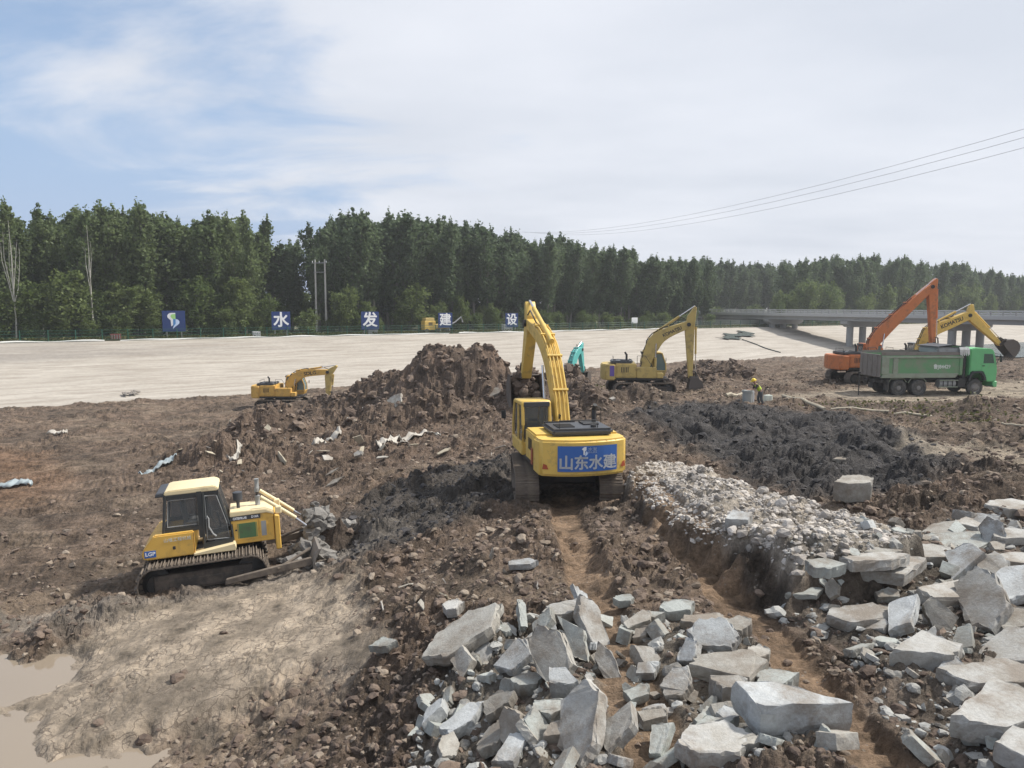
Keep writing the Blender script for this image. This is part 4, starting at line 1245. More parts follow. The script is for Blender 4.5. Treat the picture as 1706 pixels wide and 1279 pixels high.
    MB()._hull([(1.80, y0 + .1, 1.62), (1.80, y1 - .1, 1.62), (1.78, y1 - .1, 2.1), (1.78, y0 + .1, 2.1), (1.53, y1 - .1, 2.8), (1.53, y0 + .1, 2.8)], [(0, 1, 2, 3), (3, 2, 4, 5)]).build('windscreen', 'glass_pale', cab)
    MB().box((.13, (y0 + y1) / 2, 2.35), (.012, .76, .85)).build('rear_window', 'glass', cab)
    MB().box((.10, (y0 + y1) / 2, 2.87), (.05, .86, .16), bevel=.01).build('rear_roof_trim', 'hood_black', cab)
    MB().box((1.0, y1 + .03, 2.0), (.03, .03, .3)).build('door_handle', 'black_frame', cab)
    MB().cyl((1.75, y1 - .02, 2.2), (1.9, y1 + .22, 2.25), .012, 5).box((1.92, y1 + .28, 2.3), (.03, .16, .28), bevel=.01).build('mirror', 'black_frame', o)
    # boom, arm, bucket in the plane y = 0
    yb = -.06; hw = J.get('hw', .27)
    bpath = [Vector(p) for p in arc_pts([Vector((*p, 0)) for p in J['boom']], 5)]
    bpath = [Vector((p.x, p.y)) for p in bpath]
    th = J.get('boom_th', [.42, .62, .72, .66, .52, .38])
    bm_ = MB().prism(ribbon_poly(bpath, th), yb - hw, yb + hw, bevel=.02).build('boom', paintm, o, True)
    T = Vector(J['boom'][-1]); A = Vector(J['arm_top']); K = Vector(J['pin'])
    MB().cyl((*Vector((T.x, yb - hw - .06)), 0), (T.x, yb + hw + .06, 0), .01, 4) if False else None
    MB().cyl((T.x, yb - .34, T.y), (T.x, yb + .34, T.y), .14, 12).build('boom_pin', 'dark_metal', o, True)
    ad_ = (K - T).normalized(); an = Vector((-ad_.y, ad_.x))
    if (A - T).dot(an) < 0: an = -an
    base_w = .30
    armp = [tuple(A), tuple(A * .45 + T * .55 - an * .26), tuple(T - an * .26 + ad_ * .35), tuple(K - an * .14), tuple(K + ad_ * .12), tuple(K + an * .14), tuple(T + an * .34 + ad_ * .9), tuple(T + an * .40 + ad_ * .2), tuple(A + an * .12 + ad_ * .12)]
    MB().prism(armp, yb - .20, yb + .20, bevel=.02).build('arm', J.get('arm_mat', paintm), o, True)
    # rams
    n = len(bpath)
    mid = bpath[int(n * .46)]; md = (bpath[int(n * .46) + 1] - mid).normalized(); mn = Vector((-md.y, md.x))
    for y in (yb - .36, yb + .36):
        ram(o, (.98, 1.34), tuple(mid - mn * .1), y, .075, 'boom_cylinder', paintm, .56)
    up_ = bpath[int(n * .55)]; ud = (bpath[int(n * .55) + 1] - up_).normalized(); un = Vector((-ud.y, ud.x))
    ram(o, tuple(up_ + un * .46), tuple(A + an * .04), yb, .085, 'arm_cylinder', J.get('ram_mat', paintm), J.get('ram_split', .62))
    link_ = K - ad_ * .42 + an * .36
    ram(o, tuple(T + an * .50 + ad_ * .25), tuple(link_), yb, .07, 'bucket_cylinder', J.get('arm_mat', paintm), .6)
    br = bucket_rot
    def bl(p):   # bucket local -> plane
        return Vector((K.x + p[0] * math.cos(br) - p[1] * math.sin(br), K.y + p[0] * math.sin(br) + p[1] * math.cos(br)))
    bk = bl((.42, .06))
    lk = MB()
    for y in (yb - .16, yb + .16):
        lk.cyl((link_.x, y, link_.y), (bk.x, y, bk.y), .05, 6).cyl((link_.x, y, link_.y), ((K - ad_ * .5).x, y, (K - ad_ * .5).y), .045, 6)
    lk.build('bucket_link', 'dark_metal', o)
    shell = [(-.06, -.12), (-.02, .10), (.42, .14), (.78, -.06), (.95, -.42), (.90, -.80), (.66, -1.08), (.30, -1.22), (.02, -1.28)]
    W = bw
    sb = MB()
    pts = [bl(p) for p in shell]; inner = [bl((p[0] * .93 - .02, p[1] * .93 - .03)) for p in shell]
    for i in range(2, len(pts) - 1):
        q4 = [pts[i], pts[i + 1], inner[i + 1], inner[i]]
        sb.prism([tuple(v_) for v_ in q4], yb - W / 2, yb + W / 2)
    sb.prism([tuple(v_) for v_ in pts], yb - W / 2 - .03, yb - W / 2 + .0)
    sb.prism([tuple(v_) for v_ in pts], yb + W / 2 - .0, yb + W / 2 + .03)
    for y in (yb - .24, yb + .18):
        sb.prism([tuple(bl(p)) for p in [(-.12, -.1), (-.1, .12), (.5, .2), (.6, .06), (.1, -.02)]], y, y + .06)
    bko = sb.build('bucket', 'bucket_metal', o)
    for i in range(5):
        y = yb - W / 2 + .1 + (W - .2) * i / 4
        MB().prism([tuple(bl(p)) for p in [(.12, -1.21), (.10, -1.32), (-.24, -1.36), (-.22, -1.33)]], y - .055, y + .055).build('tooth', 'track_metal', bko)
    if load:
        lm = MB(); g2 = np.random.default_rng(3)
        for i in range(42):
            c3 = bl((g2.uniform(.12, .6), g2.uniform(-.9, .12))); rr = g2.uniform(.10, .24)
            b2 = bmesh.new(); bmesh.ops.create_icosphere(b2, subdivisions=2, radius=rr)
            yy = yb + g2.uniform(-.45, .45)
            for v_ in b2.verts:
                v_.co *= g2.uniform(.75, 1.15); v_.co += Vector((c3.x, yy, c3.y))
            lm._merge(b2)
        lm.build('mud_load', 'clod_brown', bko, True)
    # pipes clamped along the boom
    top = [(p + Vector((-(bpath[min(i + 1, n - 1)] - bpath[max(i - 1, 0)]).normalized().y, (bpath[min(i + 1, n - 1)] - bpath[max(i - 1, 0)]).normalized().x)) * (th[min(int(i / (n - 1) * (len(th) - 1)), len(th) - 1)] / 2 + .06)) for i, p in enumerate(bpath)]
    for y in ((-.19, -.07, .07, .19) if hi else (-.12, .12)):
        MB().tube([(p.x, yb + y, p.y) for p in top[1:-3]], .028, 6).build('boom_pipe', paintm if hi else 'dark_metal', bm_, True)
    for f_ in (.25, .45, .65, .8):
        p = top[int(n * f_)]; d = (bpath[int(n * f_) + 1] - bpath[int(n * f_)]).normalized()
        MB().box((p.x, yb, p.y), (.07, .52, .09), rot=Matrix.Rotation(-math.atan2(d.y, d.x), 3, 'Y')).build('pipe_clamp', paintm, bm_)
    MB().tube([(top[-4].x, yb + .1, top[-4].y), (top[-4].x * .5 + T.x * .5, yb + .2, T.y + .5), (T.x + an.x * .3, yb + .15, T.y + an.y * .3 + .1), (T.x + ad_.x * .8 + an.x * .36, yb + .1, T.y + ad_.y * .8 + an.y * .36)], .03, 6).build('hose', 'rubber', o, True)
    MB().tube([(.5, yb + .12, 1.7), (.3, yb + .12, 2.3), (bpath[1].x - .25, yb + .12, bpath[1].y + .35), (top[2].x, yb + .12, top[2].y)], .03, 6).build('hose', 'rubber', o, True)
    if text:
        i0, i1, size = text[1], text[2], text[3]
        a_, b_ = bpath[int(n * i0)], bpath[int(n * i1)]; d = (b_ - a_).normalized(); c2 = (a_ + b_) / 2
        xd = Vector((d.x, 0, d.y)); zd_ = Vector((-d.y, 0, d.x))
        text_part('lettering', text[0], size, textmat, bm_, frame((c2.x, yb - hw - .004, c2.y), xd, zd_), bold=size * .03, width=text[4])
    return o, c
# the excavator on the haul track, seen from behind
HX = dict(boom=[(.25, 1.9), (.85, 3.1), (1.9, 4.3), (3.2, 4.95), (5.25, 5.4)], arm_top=(5.55, 6.25), pin=(6.35, 3.2), arm_mat='yellow', ram_split=.8, hw=.24, boom_th=[.4, .54, .64, .58, .46, .36])
hl = Vector((1.72, 24.9, -.74))
main_ex, main_cw = excavator('excavator', hl, R(90 + 10.5), R(92), HX, 'yellow', 'yellow excavator seen from behind with a blue banner on its counterweight', 'excavators', s=1.03, hi=True, bucket_rot=R(-14), load=True, bw=1.3)
# banner with writing on its counterweight (behind: local -x), slightly proud
bn = MB()
pl = []
for i in range(9):
    y = 1.02 - 1.82 * i / 8; x = -2.78 - .018 if abs(y) > 9 else -math.sqrt(2.78 ** 2 - y * y) - .016
    pl.append((x, y - .18))
vs = [(x, y, 1.24) for x, y in pl] + [(x, y, 2.0) for x, y in pl]
for i in range(9):
    pass
bn._hull(vs, [(i, i + 1, 9 + i + 1, 9 + i) for i in range(8)])
def bend(o):
    """lay a flat panel on the curved back of the counterweight"""
    for v_ in o.data.vertices:
        y = v_.co.y + .0
        v_.co.x = v_.co.x - math.sqrt(max(.1, 2.78 ** 2 - y * y))
bo_ = bn.build('banner', 'banner_blue', main_cw)
for v_ in bo_.data.vertices:
    v_.co.x = -math.sqrt(2.78 ** 2 - v_.co.y ** 2) - .03
for i, ch in enumerate('山东水建'):
    to = text_part('character', ch, .45, 'white', bo_, frame((0, .60 - i * .445, 1.48), (0, -1, 0), (0, 0, 1)), bold=.013)
    for v_ in to.data.vertices:
        v_.co.x = v_.co.x * 0 - math.sqrt(2.78 ** 2 - v_.co.y ** 2) - .037
for nm, pts, mt in [('logo_white', [(.02, .12), (.09, .13), (.09, .03), (.05, .0), (.04, -.12), (0, -.1), (-.0, .02), (-.05, .06)], 'white'), ('logo_pale', [(.09, 0), (.14, -.05), (.12, -.1), (.05, -.16), (.06, -.05)], 'logo_pale')]:
    lo = MB(frame((0, .10, 1.85), (0, -1, 0), (0, 0, 1))).prism(pts, 0, .004, axis='z').build(nm, mt, bo_)
    for v_ in lo.data.vertices:
        v_.co.x = v_.co.x - math.sqrt(2.78 ** 2 - v_.co.y ** 2) - .036
for s_, zz, sz in (('水发', 1.895, .115), ('SHUIFA', 1.81, .07)):
    to = text_part('small_lettering', s_, sz, 'logo_pale', bo_, frame((0, -.18, zz), (0, -1, 0), (0, 0, 1)), bold=.003, width=.27)
    for v_ in to.data.vertices:
        v_.co.x = -math.sqrt(2.78 ** 2 - v_.co.y ** 2) - .036
for y, pts in ((1.18, None), (-1.22, None)):
    ro = MB(frame((0, y, 1.36), (0, -1, 0), (0, 0, 1))).prism([(-.08, -.06), (.09, -.06), (.04, .07), (-.05, .10)] if y > 0 else [(-.09, -.06), (.08, -.06), (.05, .12), (-.03, .08)], 0, .004, axis='z').build('reflector', 'reflector_red', main_cw)
    for v_ in ro.data.vertices:
        v_.co.x = v_.co.x - math.sqrt(2.78 ** 2 - min(v_.co.y ** 2, 1.34 ** 2)) - .012
MB().box((-1.55, 1.375, 1.5), (.22, .012, .5)).build('red_label', 'reflector_red', main_cw)

def from_px(pts, px0, ygr, ppm):
    return [((x - px0) / ppm, (ygr - y) / ppm) for x, y in pts]
# old komatsu-style machine digging by the spoil heap
c2 = PZ(1066, 656, -.62)
f_ = lambda P: from_px(P, 1066, 656, 23.6)
J2 = dict(boom=f_([(1072, 618), (1080, 588), (1091, 567), (1108, 555), (1142, 541)]), arm_top=f_([(1151, 511)])[0], pin=f_([(1147, 628)])[0], boom_th=[.5, .75, .95, .85, .66, .5], arm_mat='yellow_old')
ex2, cw2 = excavator('excavator', c2, R(-6), R(4), J2, 'yellow_old', 'faded yellow excavator with a purple sticker digging at the low mud heaps', 'excavators', text=('KOMATSU', .60, .92, .32, 1.35), bucket_rot=R(-12))
MB().box((-2.0, -1.4, 1.72), (.30, .014, .72)).build('sticker', 'sticker_purple', cw2)
# small machine at the foot of the bank
c3 = PZ(473, 680, -3.75)
k3 = F / c3.y
f3 = lambda P: from_px(P, 473, 680, k3)
J3 = dict(boom=f3([(478, 657), (486, 638), (498, 626), (514, 620.5), (549, 618.5)]), arm_top=f3([(563, 607)])[0], pin=f3([(548, 660)])[0], boom_th=[.45, .7, .85, .75, .6, .45], arm_mat='yellow_old')
excavator('excavator', c3, R(0), R(0), J3, 'yellow_dusty', 'small dusty yellow excavator working below the pale bank left of the tall heap'.replace(' left of the tall heap', ' beside the tall heap'), 'excavators', text=('SDLG', .66, .9, .42, 1.1), bucket_rot=R(-20))
# orange machine and yellow machine behind the dump truck
c4 = PZ(1437, 637, -.3)
k4 = F / c4.y
f4 = lambda P: from_px(P, 1437, 637, k4)
J4 = dict(boom=f4([(1444, 590), (1452, 568), (1468, 549), (1500, 518), (1543, 478)]), arm_top=f4([(1550, 464)])[0], pin=f4([(1551, 572)])[0], boom_th=[.5, .8, .95, .85, .7, .5])
excavator('excavator', c4, R(2), R(8), J4, 'orange', 'orange excavator with raised boom standing behind the tail of the green dump truck', 'excavators', bucket_rot=R(-30))
c5 = PZ(1520, 634, -.32)
k5 = F / c5.y
f5 = lambda P: from_px(P, 1530, 634, k5)
J5 = dict(boom=f5([(1534, 596), (1545, 568), (1556, 551), (1580, 540), (1614, 525)]), arm_top=f5([(1616, 507)])[0], pin=f5([(1668, 573)])[0], boom_th=[.5, .8, .98, .85, .75, .6])
excavator('excavator', c5, R(-2), R(3), J5, 'yellow', 'bright yellow excavator reaching its bucket over the green dump truck cab', 'excavators', text=('KOMATSU', .58, .95, .42, 1.75), bucket_rot=R(38), cabmat='grey_paint')
# teal machine half hidden behind the heaps
c6 = Vector((5.3, 71, -3.9))
J6 = dict(boom=[(.2, 1.9), (.55, 3.0), (1.1, 4.1), (1.9, 4.9), (2.9, 5.15)], arm_top=(3.25, 5.85), pin=(3.6, 2.9), boom_th=[.5, .8, .95, .85, .7, .5])
excavator('excavator', c6, R(62), R(80), J6, 'teal', 'teal excavator arm showing between the mud heaps before the bank', 'excavators', bucket_rot=R(-20))

# ------------------------------------------------------------------ bulldozer
dz = thing('bulldozer', Vector((-8.87, 21.0, -2.52)), R(20), 'yellow crawler bulldozer with a dark glazed cab pushing grey mud', 'bulldozer', rx=R(-2.5), ry=R(-2.2))
dz.scale = (.80, .92, .93)
I4 = Matrix.Identity(4)
for y in (-1.1, 1.1):
    tr = track(dz, I4, y, 4.15, 1.10, 1.02, 42, single=True, grouser=.07)
    MB().box((.1, y, .50), (2.5, .60, .34), bevel=.05).build('roller_guard', 'track_side', tr)
MB().box((.05, 0, .82), (3.2, 1.2, .6), bevel=.05).build('main_frame', 'dark_metal', dz)
# rear fuel tank and fenders
MB().prism([(-1.92, 1.30), (-1.80, 1.22), (-.25, 1.22), (-.25, 1.92), (-1.52, 1.92), (-1.92, 1.46)], -1.02, 1.02, bevel=.035, seg=2).build('rear_body', 'cat_yellow', dz, True)
for sy_ in (-1, 1):
    MB().prism([(-.30, 1.18), (1.06, 1.18), (1.10, 1.26), (1.06, 1.40), (-.30, 1.26)], sy_ * .62, sy_ * 1.06, bevel=.02).build('fender', 'cream', dz)
lp = MB().box((-1.66, -1.028, 1.40), (.36, .014, .20)).build('plate', 'banner_blue', dz)
text_part('lettering', 'LGP', .15, 'white', lp, frame((-1.66, -1.038, 1.40), (1, 0, 0), (0, 0, 1)), bold=.006, width=.3)
text_part('faded_lettering', '山推工程机械', .13, 'pale_print', dz, frame((-.78, -1.026, 1.74), (1, 0, 0), (0, 0, 1)), bold=0, width=.85)
MB().box((-.9, -1.025, 1.50), (.09, .02, .10), bevel=.01).build('fuel_latch', 'dark_metal', dz)
MB().box((-.26, -1.026, 1.57), (.02, .012, .66)).build('panel_seam', 'dark_metal', dz)
# cab
cab = MB()
yc = .80
for y in (-yc, yc):
    cab.tube([(-1.22, y, 1.9), (-1.08, y, 3.0)], .055, 6)
    cab.box((.0, y, 2.36), (.16, .09, 1.4))
    cab.tube([(.90, y * .86, 1.92), (.58, y * .90, 3.0)], .05, 6)
    cab.tube([(.05, y, 1.45), (.12, y, 3.0)], .055, 6)
    cab.box((.50, y, 1.42), (.98, .06, .16), rot=Matrix.Rotation(R(-4), 3, 'Y'))
    cab.box((-.60, y, 1.97), (1.2, .07, .14))
    cab.box((-.5, y, 2.97), (1.3, .07, .12)); cab.box((.36, y * .95, 2.98), (.56, .07, .10))
    cab.tube([(1.0, y * .86, 1.42), (.96, y * .86, 1.9)], .05, 6)
cab.box((.92, 0, 1.95), (.07, 1.36, .12)); cab.box((-1.2, 0, 1.98), (.07, 1.56, .14))
cabo = cab.build('cab', 'black_frame', dz, True)
MB().prism([(-1.10, 3.02), (.62, 3.02), (.66, 3.10), (.50, 3.19), (-1.0, 3.17), (-1.12, 3.12)], -.82, .82, bevel=.03, seg=2).build('roof', 'cream', cabo, True)
MB().prism([(-1.42, 2.99), (-1.08, 2.99), (-1.06, 3.14), (-1.36, 3.12)], -.78, .78, bevel=.03).build('roof_unit', 'hood_black', cabo)
for y in (-yc + .01, yc - .01):
    e = -.035 if y < 0 else .035
    MB().prism([(-1.12, 2.04), (-.10, 2.04), (-.10, 2.90), (-1.02, 2.90)], y - .006, y + .006).build('window_pane', 'glass', cabo)
    d = MB().prism([(.12, 1.52), (.92, 1.50), (.86, 1.95), (.58, 2.92), (.14, 2.92)], y * .97 - .006, y * .97 + .006).build('door_pane', 'glass', cabo)
    MB().tube([(.17, y + e, 2.2), (.21, y + e, 2.28), (.25, y + e, 2.2), (.24, y + e, 1.95), (.36, y + e, 1.72), (.46, y + e, 1.64)], .028, 6).build('grab_handle', 'grey_paint', cabo, True)
    MB().tube([(.17, y + e * .5, 2.9), (.17, y + e * .5, 1.56), (.88, y * .97 + e * .5, 1.53), (.84, y * .94 + e * .5, 1.98), (.56, y * .95 + e * .5, 2.88), (.17, y + e * .5, 2.9)], .016, 5).build('door_seal', 'grey_paint', cabo, True)
    MB().tube([(-1.08, y + e * .4, 2.08), (-.13, y + e * .4, 2.08), (-.13, y + e * .4, 2.87), (-1.0, y + e * .4, 2.87), (-1.08, y + e * .4, 2.08)], .014, 5).build('window_seal', 'grey_paint', cabo, True)
MB().prism([(.95, 1.95), (.90, 1.95), (.60, 2.95), (.64, 2.95)], -.66, .66).build('windscreen', 'glass', cabo)
MB().box((-.35, 0, 1.95), (.55, .6, .35), bevel=.08, seg=2).box((-.58, 0, 2.35), (.16, .55, .75), rot=Matrix.Rotation(R(-10), 3, 'Y'), bevel=.06, seg=2).build('seat', 'grey_paint', cabo, True)
MB().tube([(.62, 0, 1.6), (.5, .25, 2.15)], .03, 6).build('control_lever', 'black_frame', cabo)
# hood
MB().prism([(.95, 1.25), (2.42, 1.25), (2.42, 2.08), (2.1, 2.14), (.95, 2.12)], -.66, .66, bevel=.02).build('hood', 'cat_yellow', dz)
MB().prism([(.94, 2.125), (2.2, 2.14), (2.44, 2.06), (2.44, 2.14), (2.15, 2.26), (.94, 2.28)], -.70, .70, bevel=.02, seg=2).build('hood_top', 'cream', dz, True)
MB().prism([(2.44, .95), (2.62, .95), (2.62, 2.02), (2.44, 2.06)], -.76, .76, bevel=.03).build('radiator_guard', 'cat_yellow', dz)
for sy_ in (-1, 1):
    st = MB().box((1.46, sy_ * .672, 2.06), (1.02, .016, .13)).build('name_stripe', 'hood_black', dz)
    if sy_ < 0:
        text_part('lettering', 'CATERPILLAR', .1, 'white', st, frame((1.27, -.684, 2.055), (1, 0, 0), (0, 0, 1)), bold=.005, width=.46)
        text_part('lettering', 'D16R', .1, 'white', st, frame((1.78, -.684, 2.06), (1, 0, 0), (0, 0, 1)), bold=.004, width=.24)
    dr = MB().box((1.44, sy_ * .672, 1.66), (.84, .02, .58), bevel=.008).build('engine_door', 'cat_yellow', dz)
    MB().box((1.5, sy_ * .684, 1.66), (.66, .012, .46)).build('grille', 'grille_green', dr)
    for i in range(13):
        MB().box((1.20 + i * .05, sy_ * .692, 1.66), (.012, .01, .46)).build('grille_bar', 'cat_yellow' if i in (0, 12) else 'grille_green', dr)
    MB().box((1.12, sy_ * .69, 1.7), (.06, .02, .05), bevel=.01).build('door_latch', 'dark_metal', dr)
    p2 = MB().box((2.05, sy_ * .672, 1.66), (.28, .02, .58), bevel=.008).build('side_panel', 'cat_yellow', dz)
    MB().box((2.06, sy_ * .684, 1.66), (.17, .012, .46)).build('side_grille', 'grey_paint', p2)
    # lift cylinders leaning over the nose
    cy0 = sy_ * .55
    MB().cyl((2.02, cy0, 2.62), (2.62, cy0, 2.22), .062, 10).cyl((2.58, cy0, 2.25), (3.2, cy0, 1.82), .062, 10).build('lift_cylinder', 'cream', dz, True)
    MB().cyl((3.0, cy0, 1.97), (3.55, cy0 * 1.1, 1.55), .032, 8).build('piston_rod', 'chrome', dz, True)
    MB().box((2.60, cy0, 2.16), (.22, .22, .24), bevel=.03).build('trunnion', 'cream', dz)
    # push arm
    MB().prism([(.65, .36), (.70, .54), (3.55, .82), (3.6, .58)], sy_ * 1.64, sy_ * 1.76, bevel=.02).build('push_arm', 'track_metal', dz)
    MB().cyl((2.4, sy_ * 1.74, .62), (3.55, sy_ * 1.4, 1.0), .05, 8).build('tilt_brace', 'track_metal', dz)
MB().lathe([(0, .06), (.25, .06), (.26, .16), (.50, .17), (.52, .12)], (1.24, -.12, 2.27), (0, 0, 1), 16).build('air_cleaner', 'hood_black', dz, True)
MB().tube([(1.92, .05, 2.2), (1.92, .05, 2.55), (1.90, .05, 2.68), (1.93, .05, 2.80), (1.93, .05, 3.1)], .08, 12, [.11, .09, .075, .085, .085]).build('exhaust_pipe', 'grey_paint', dz, True)
# blade curved in profile
bl_ = []
for i in range(8):
    a = i / 7
    bl_.append((3.72 + .24 * (2 * a - 1) ** 2 - .05, (.05 + 1.0 * a)))
MB().prism(bl_ + [(x - .09, z) for x, z in bl_[::-1]], -1.8, 1.8).build('blade', 'mud_grey', dz)
MB().box((3.76, 0, .06), (.06, 3.6, .2)).build('cutting_edge', 'bucket_metal', dz)

# ------------------------------------------------------------------ dump truck
tq = PZ(1470, 657, -.42)
TX = tq.x + 2.9
trk = thing('dump_truck', Vector((TX, 50.4, -.42)), R(3.5), 'green three-axle dump truck with a dusty tipper body', 'dump truck')
def wheel(x, y, dual):
    r = .53; sd = -1 if y < 0 else 1
    wd = .58 if dual else .30
    w_ = MB().lathe([(-wd / 2, r * .62), (-wd / 2, r * .93), (-wd / 2 + .04, r), (wd / 2 - .04, r), (wd / 2, r * .93), (wd / 2, r * .62), (wd / 2 - .06, r * .58)], (x, y, r), (0, sd, 0), 28).build('tyre', 'rubber', trk, True)
    if dual:
        prof = [(wd / 2 - .2, r * .60), (wd / 2 - .03, r * .60), (wd / 2 - .16, r * .5), (wd / 2 - .18, r * .3), (wd / 2 - .02, r * .26), (wd / 2 + .0, r * .1)]
    else:
        prof = [(wd / 2 - .1, r * .62), (wd / 2, r * .6), (wd / 2 - .05, r * .5), (wd / 2 + .03, r * .34), (wd / 2 + .06, r * .2), (wd / 2 + .06, .02)]
    MB().lathe(prof, (x, y, r), (0, sd, 0), 20).build('rim', 'rim', w_, True)
    for i in range(8):
        a = i * math.pi / 4
        yy = y + sd * (wd / 2 + (.02 if not dual else -.12))
        MB().cyl((x + .19 * math.cos(a), yy - .03 * sd, r + .19 * math.sin(a)), (x + .19 * math.cos(a), yy + .03 * sd, r + .19 * math.sin(a)), .02, 6).build('wheel_nut', 'rim', w_)
for sd in (-1, 1):
    wheel(3.0, sd * 1.02, False); wheel(-.95, sd * .95, True); wheel(-2.32, sd * .95, True)
    MB().box((.2, sd * .42, .95), (7.6, .09, .28)).build('chassis_rail', 'dark_metal', trk)
for x in (3.0, -.95, -2.32):
    MB().cyl((x, -1, .53), (x, 1, .53), .09, 8).lathe([(-.2, .1), (-.1, .22), (.1, .22), (.2, .1)], (x, 0, .53), (0, 1, 0), 12).build('axle', 'dark_metal', trk)
# tipper body
bed = MB()
side = [(-3.62, 1.30), (1.72, 1.30), (1.98, 1.55), (1.98, 2.55), (-3.62, 2.55)]
for y0, y1 in ((-1.24, -1.17), (1.17, 1.24)):
    bed.prism([(-3.62, 1.42), (1.98, 1.42), (1.98, 2.74), (-3.62, 2.74)], y0, y1)
bed.box((-.82, 0, 1.40), (5.6, 2.34, .08)); bed.box((1.95, 0, 2.1), (.07, 2.34, 1.3))
bedo = bed.build('tipper_body', 'bed_green', trk)
for sd in (-1, 1):
    MB().prism([(-3.62, 1.20), (1.5, 1.20), (1.72, 1.50), (-3.45, 1.50)], sd * 1.15, sd * 1.29, bevel=.015).build('lower_rail', 'bed_grey', bedo)
    MB().box((-.82, sd * 1.26, 2.56), (5.6, .10, .13), bevel=.015).build('upper_rail', 'bed_grey', bedo)
    MB().box((-.82, sd * 1.22, 2.80), (5.6, .05, .22)).build('side_extension', 'mud_grey', bedo)
    MB().box((-3.35, sd * 1.27, 1.98), (.5, .09, 1.06), bevel=.02).build('rear_post', 'bed_grey', bedo)
    MB().box((-2.65, sd * 1.26, 1.98), (.34, .08, 1.02), bevel=.02).build('side_rib', 'bed_grey', bedo)
    MB().box((1.8, sd * 1.26, 1.98), (.14, .08, 1.06), bevel=.02).build('side_rib', 'bed_green', bedo)
MB().box((-3.68, 0, 2.0), (.09, 2.5, 1.5), bevel=.02).build('tailgate', 'mud_grey', bedo)
for i in range(4):
    MB().box((-3.74, -.9 + i * .6, 2.0), (.05, .1, 1.4)).build('tailgate_rib', 'mud_grey', bedo)
text_part('lettering', '鲁J84429', .34, 'pale_print', bedo, frame((.55, -1.246, 1.92), (1, 0, 0), (0, 0, 1)), bold=.008, width=1.15)
# cab guard with rolled cover over the front of the body
MB().box((1.25, 0, 2.98), (1.9, 2.2, .44), bevel=.08, seg=2).build('cover_housing', 'grey_paint', bedo, True)
MB().prism([(.25, 3.22), (1.25, 3.34), (2.2, 3.20), (2.2, 3.24), (1.25, 3.40), (.25, 3.27)], -1.15, 1.15).build('cover_lid', 'hood_black', bedo)
cl = MB()
for i in range(16):
    x = 1.72 + .62 * i / 15
    cl.tube([(x, -1.16, 3.22), (x + .02 * math.sin(i), -1.27, 3.05), (x + .03 * math.cos(i * 2), -1.3, 2.70 + .06 * math.sin(i * 1.7))], .026, 5)
cl.build('folded_netting', 'pale_cloth', bedo)
MB().box((2.25, 0, 1.9), (.34, 1.8, 1.5)).build('hoist_housing', 'dark_metal', trk)
MB().cyl((2.2, -1.0, 1.2), (2.2, -1.0, 2.7), .1, 10).build('air_intake', 'dark_metal', trk, True)
# driver cab
cabp = [(2.5, 1.32), (2.62, 1.62), (3.42, 1.62), (3.62, 1.2), (3.72, .92), (4.36, .92), (4.42, 1.6), (4.34, 2.2), (4.12, 2.98), (3.9, 3.12), (2.75, 3.16), (2.5, 3.08)]
cbo = MB().prism(cabp, -1.22, 1.22, bevel=.045, seg=2).build('driver_cab', 'truck_green', trk, True)
MB().prism([(4.15, .55), (4.45, .55), (4.46, .95), (4.15, .95)], -1.23, 1.23, bevel=.04).build('bumper', 'truck_green', trk)
MB()._hull([(4.385, -1.05, 2.1), (4.385, 1.05, 2.1), (4.155, 1.0, 2.95), (4.155, -1.0, 2.95)], [(0, 1, 2, 3)]).build('windscreen', 'glass', cbo)
for sd in (-1, 1):
    d = MB().prism([(3.28, 1.66), (4.28, 1.35), (4.30, 2.15), (4.10, 2.86), (3.30, 2.86)], sd * 1.222, sd * 1.232).build('door', 'truck_green', cbo)
    MB().prism([(3.40, 2.15), (4.16, 2.15), (4.02, 2.76), (3.42, 2.78)], sd * 1.234, sd * 1.240).build('window_pane', 'glass', d)
    MB().box((3.42, sd * 1.245, 1.98), (.16, .03, .06)).build('handle', 'black_frame', d)
    MB().prism([(2.42, 1.0), (2.5, 1.35), (2.72, 1.62), (3.36, 1.62), (3.58, 1.35), (3.66, 1.0), (3.52, 1.0), (3.44, 1.28), (3.28, 1.48), (2.80, 1.48), (2.62, 1.28), (2.54, 1.0)], sd * 1.0, sd * 1.27, bevel=.01).build('wheel_arch', 'black_frame', trk)
    MB().cyl((4.2, sd * 1.2, 2.8), (4.45, sd * 1.42, 2.75), .018, 6).box((4.47, sd * 1.43, 2.45), (.08, .16, .42), bevel=.02).cyl((4.45, sd * 1.42, 2.75), (4.3, sd * 1.24, 2.1), .018, 6).build('mirror', 'black_frame', trk)
    MB().box((4.47, sd * .85, .78), (.04, .42, .18), bevel=.01).build('headlight', 'glass_pale', trk)
    MB().box((3.95, sd * 1.15, .62), (.45, .22, .05)).build('step', 'dark_metal', trk)
    for x in (-.95, -2.32):
        MB().tube([(x - .62, sd * 1.0, .85), (x - .45, sd * 1.0, 1.12), (x + .45, sd * 1.0, 1.12), (x + .62, sd * 1.0, .9)], .04, 5).build('mudguard', 'bed_grey', trk)
MB().box((4.45, 0, 1.45), (.03, 1.7, .5)).build('radiator_grille', 'black_frame', cbo)
MB().lathe([(0, .27), (1.1, .27)], (.55, -.88, .80), (1, 0, 0), 16).build('fuel_tank', 'grey_paint', trk, True)
for i in range(3):
    MB().box((.75 + i * .32, -1.18, .80), (.05, .02, .5)).build('tank_strap', 'dark_metal', trk)
MB().box((1.1, -1.2, 1.02), (1.3, .04, .06)).box((1.1, -1.2, .58), (1.3, .04, .06)).build('side_guard', 'bed_grey', trk)
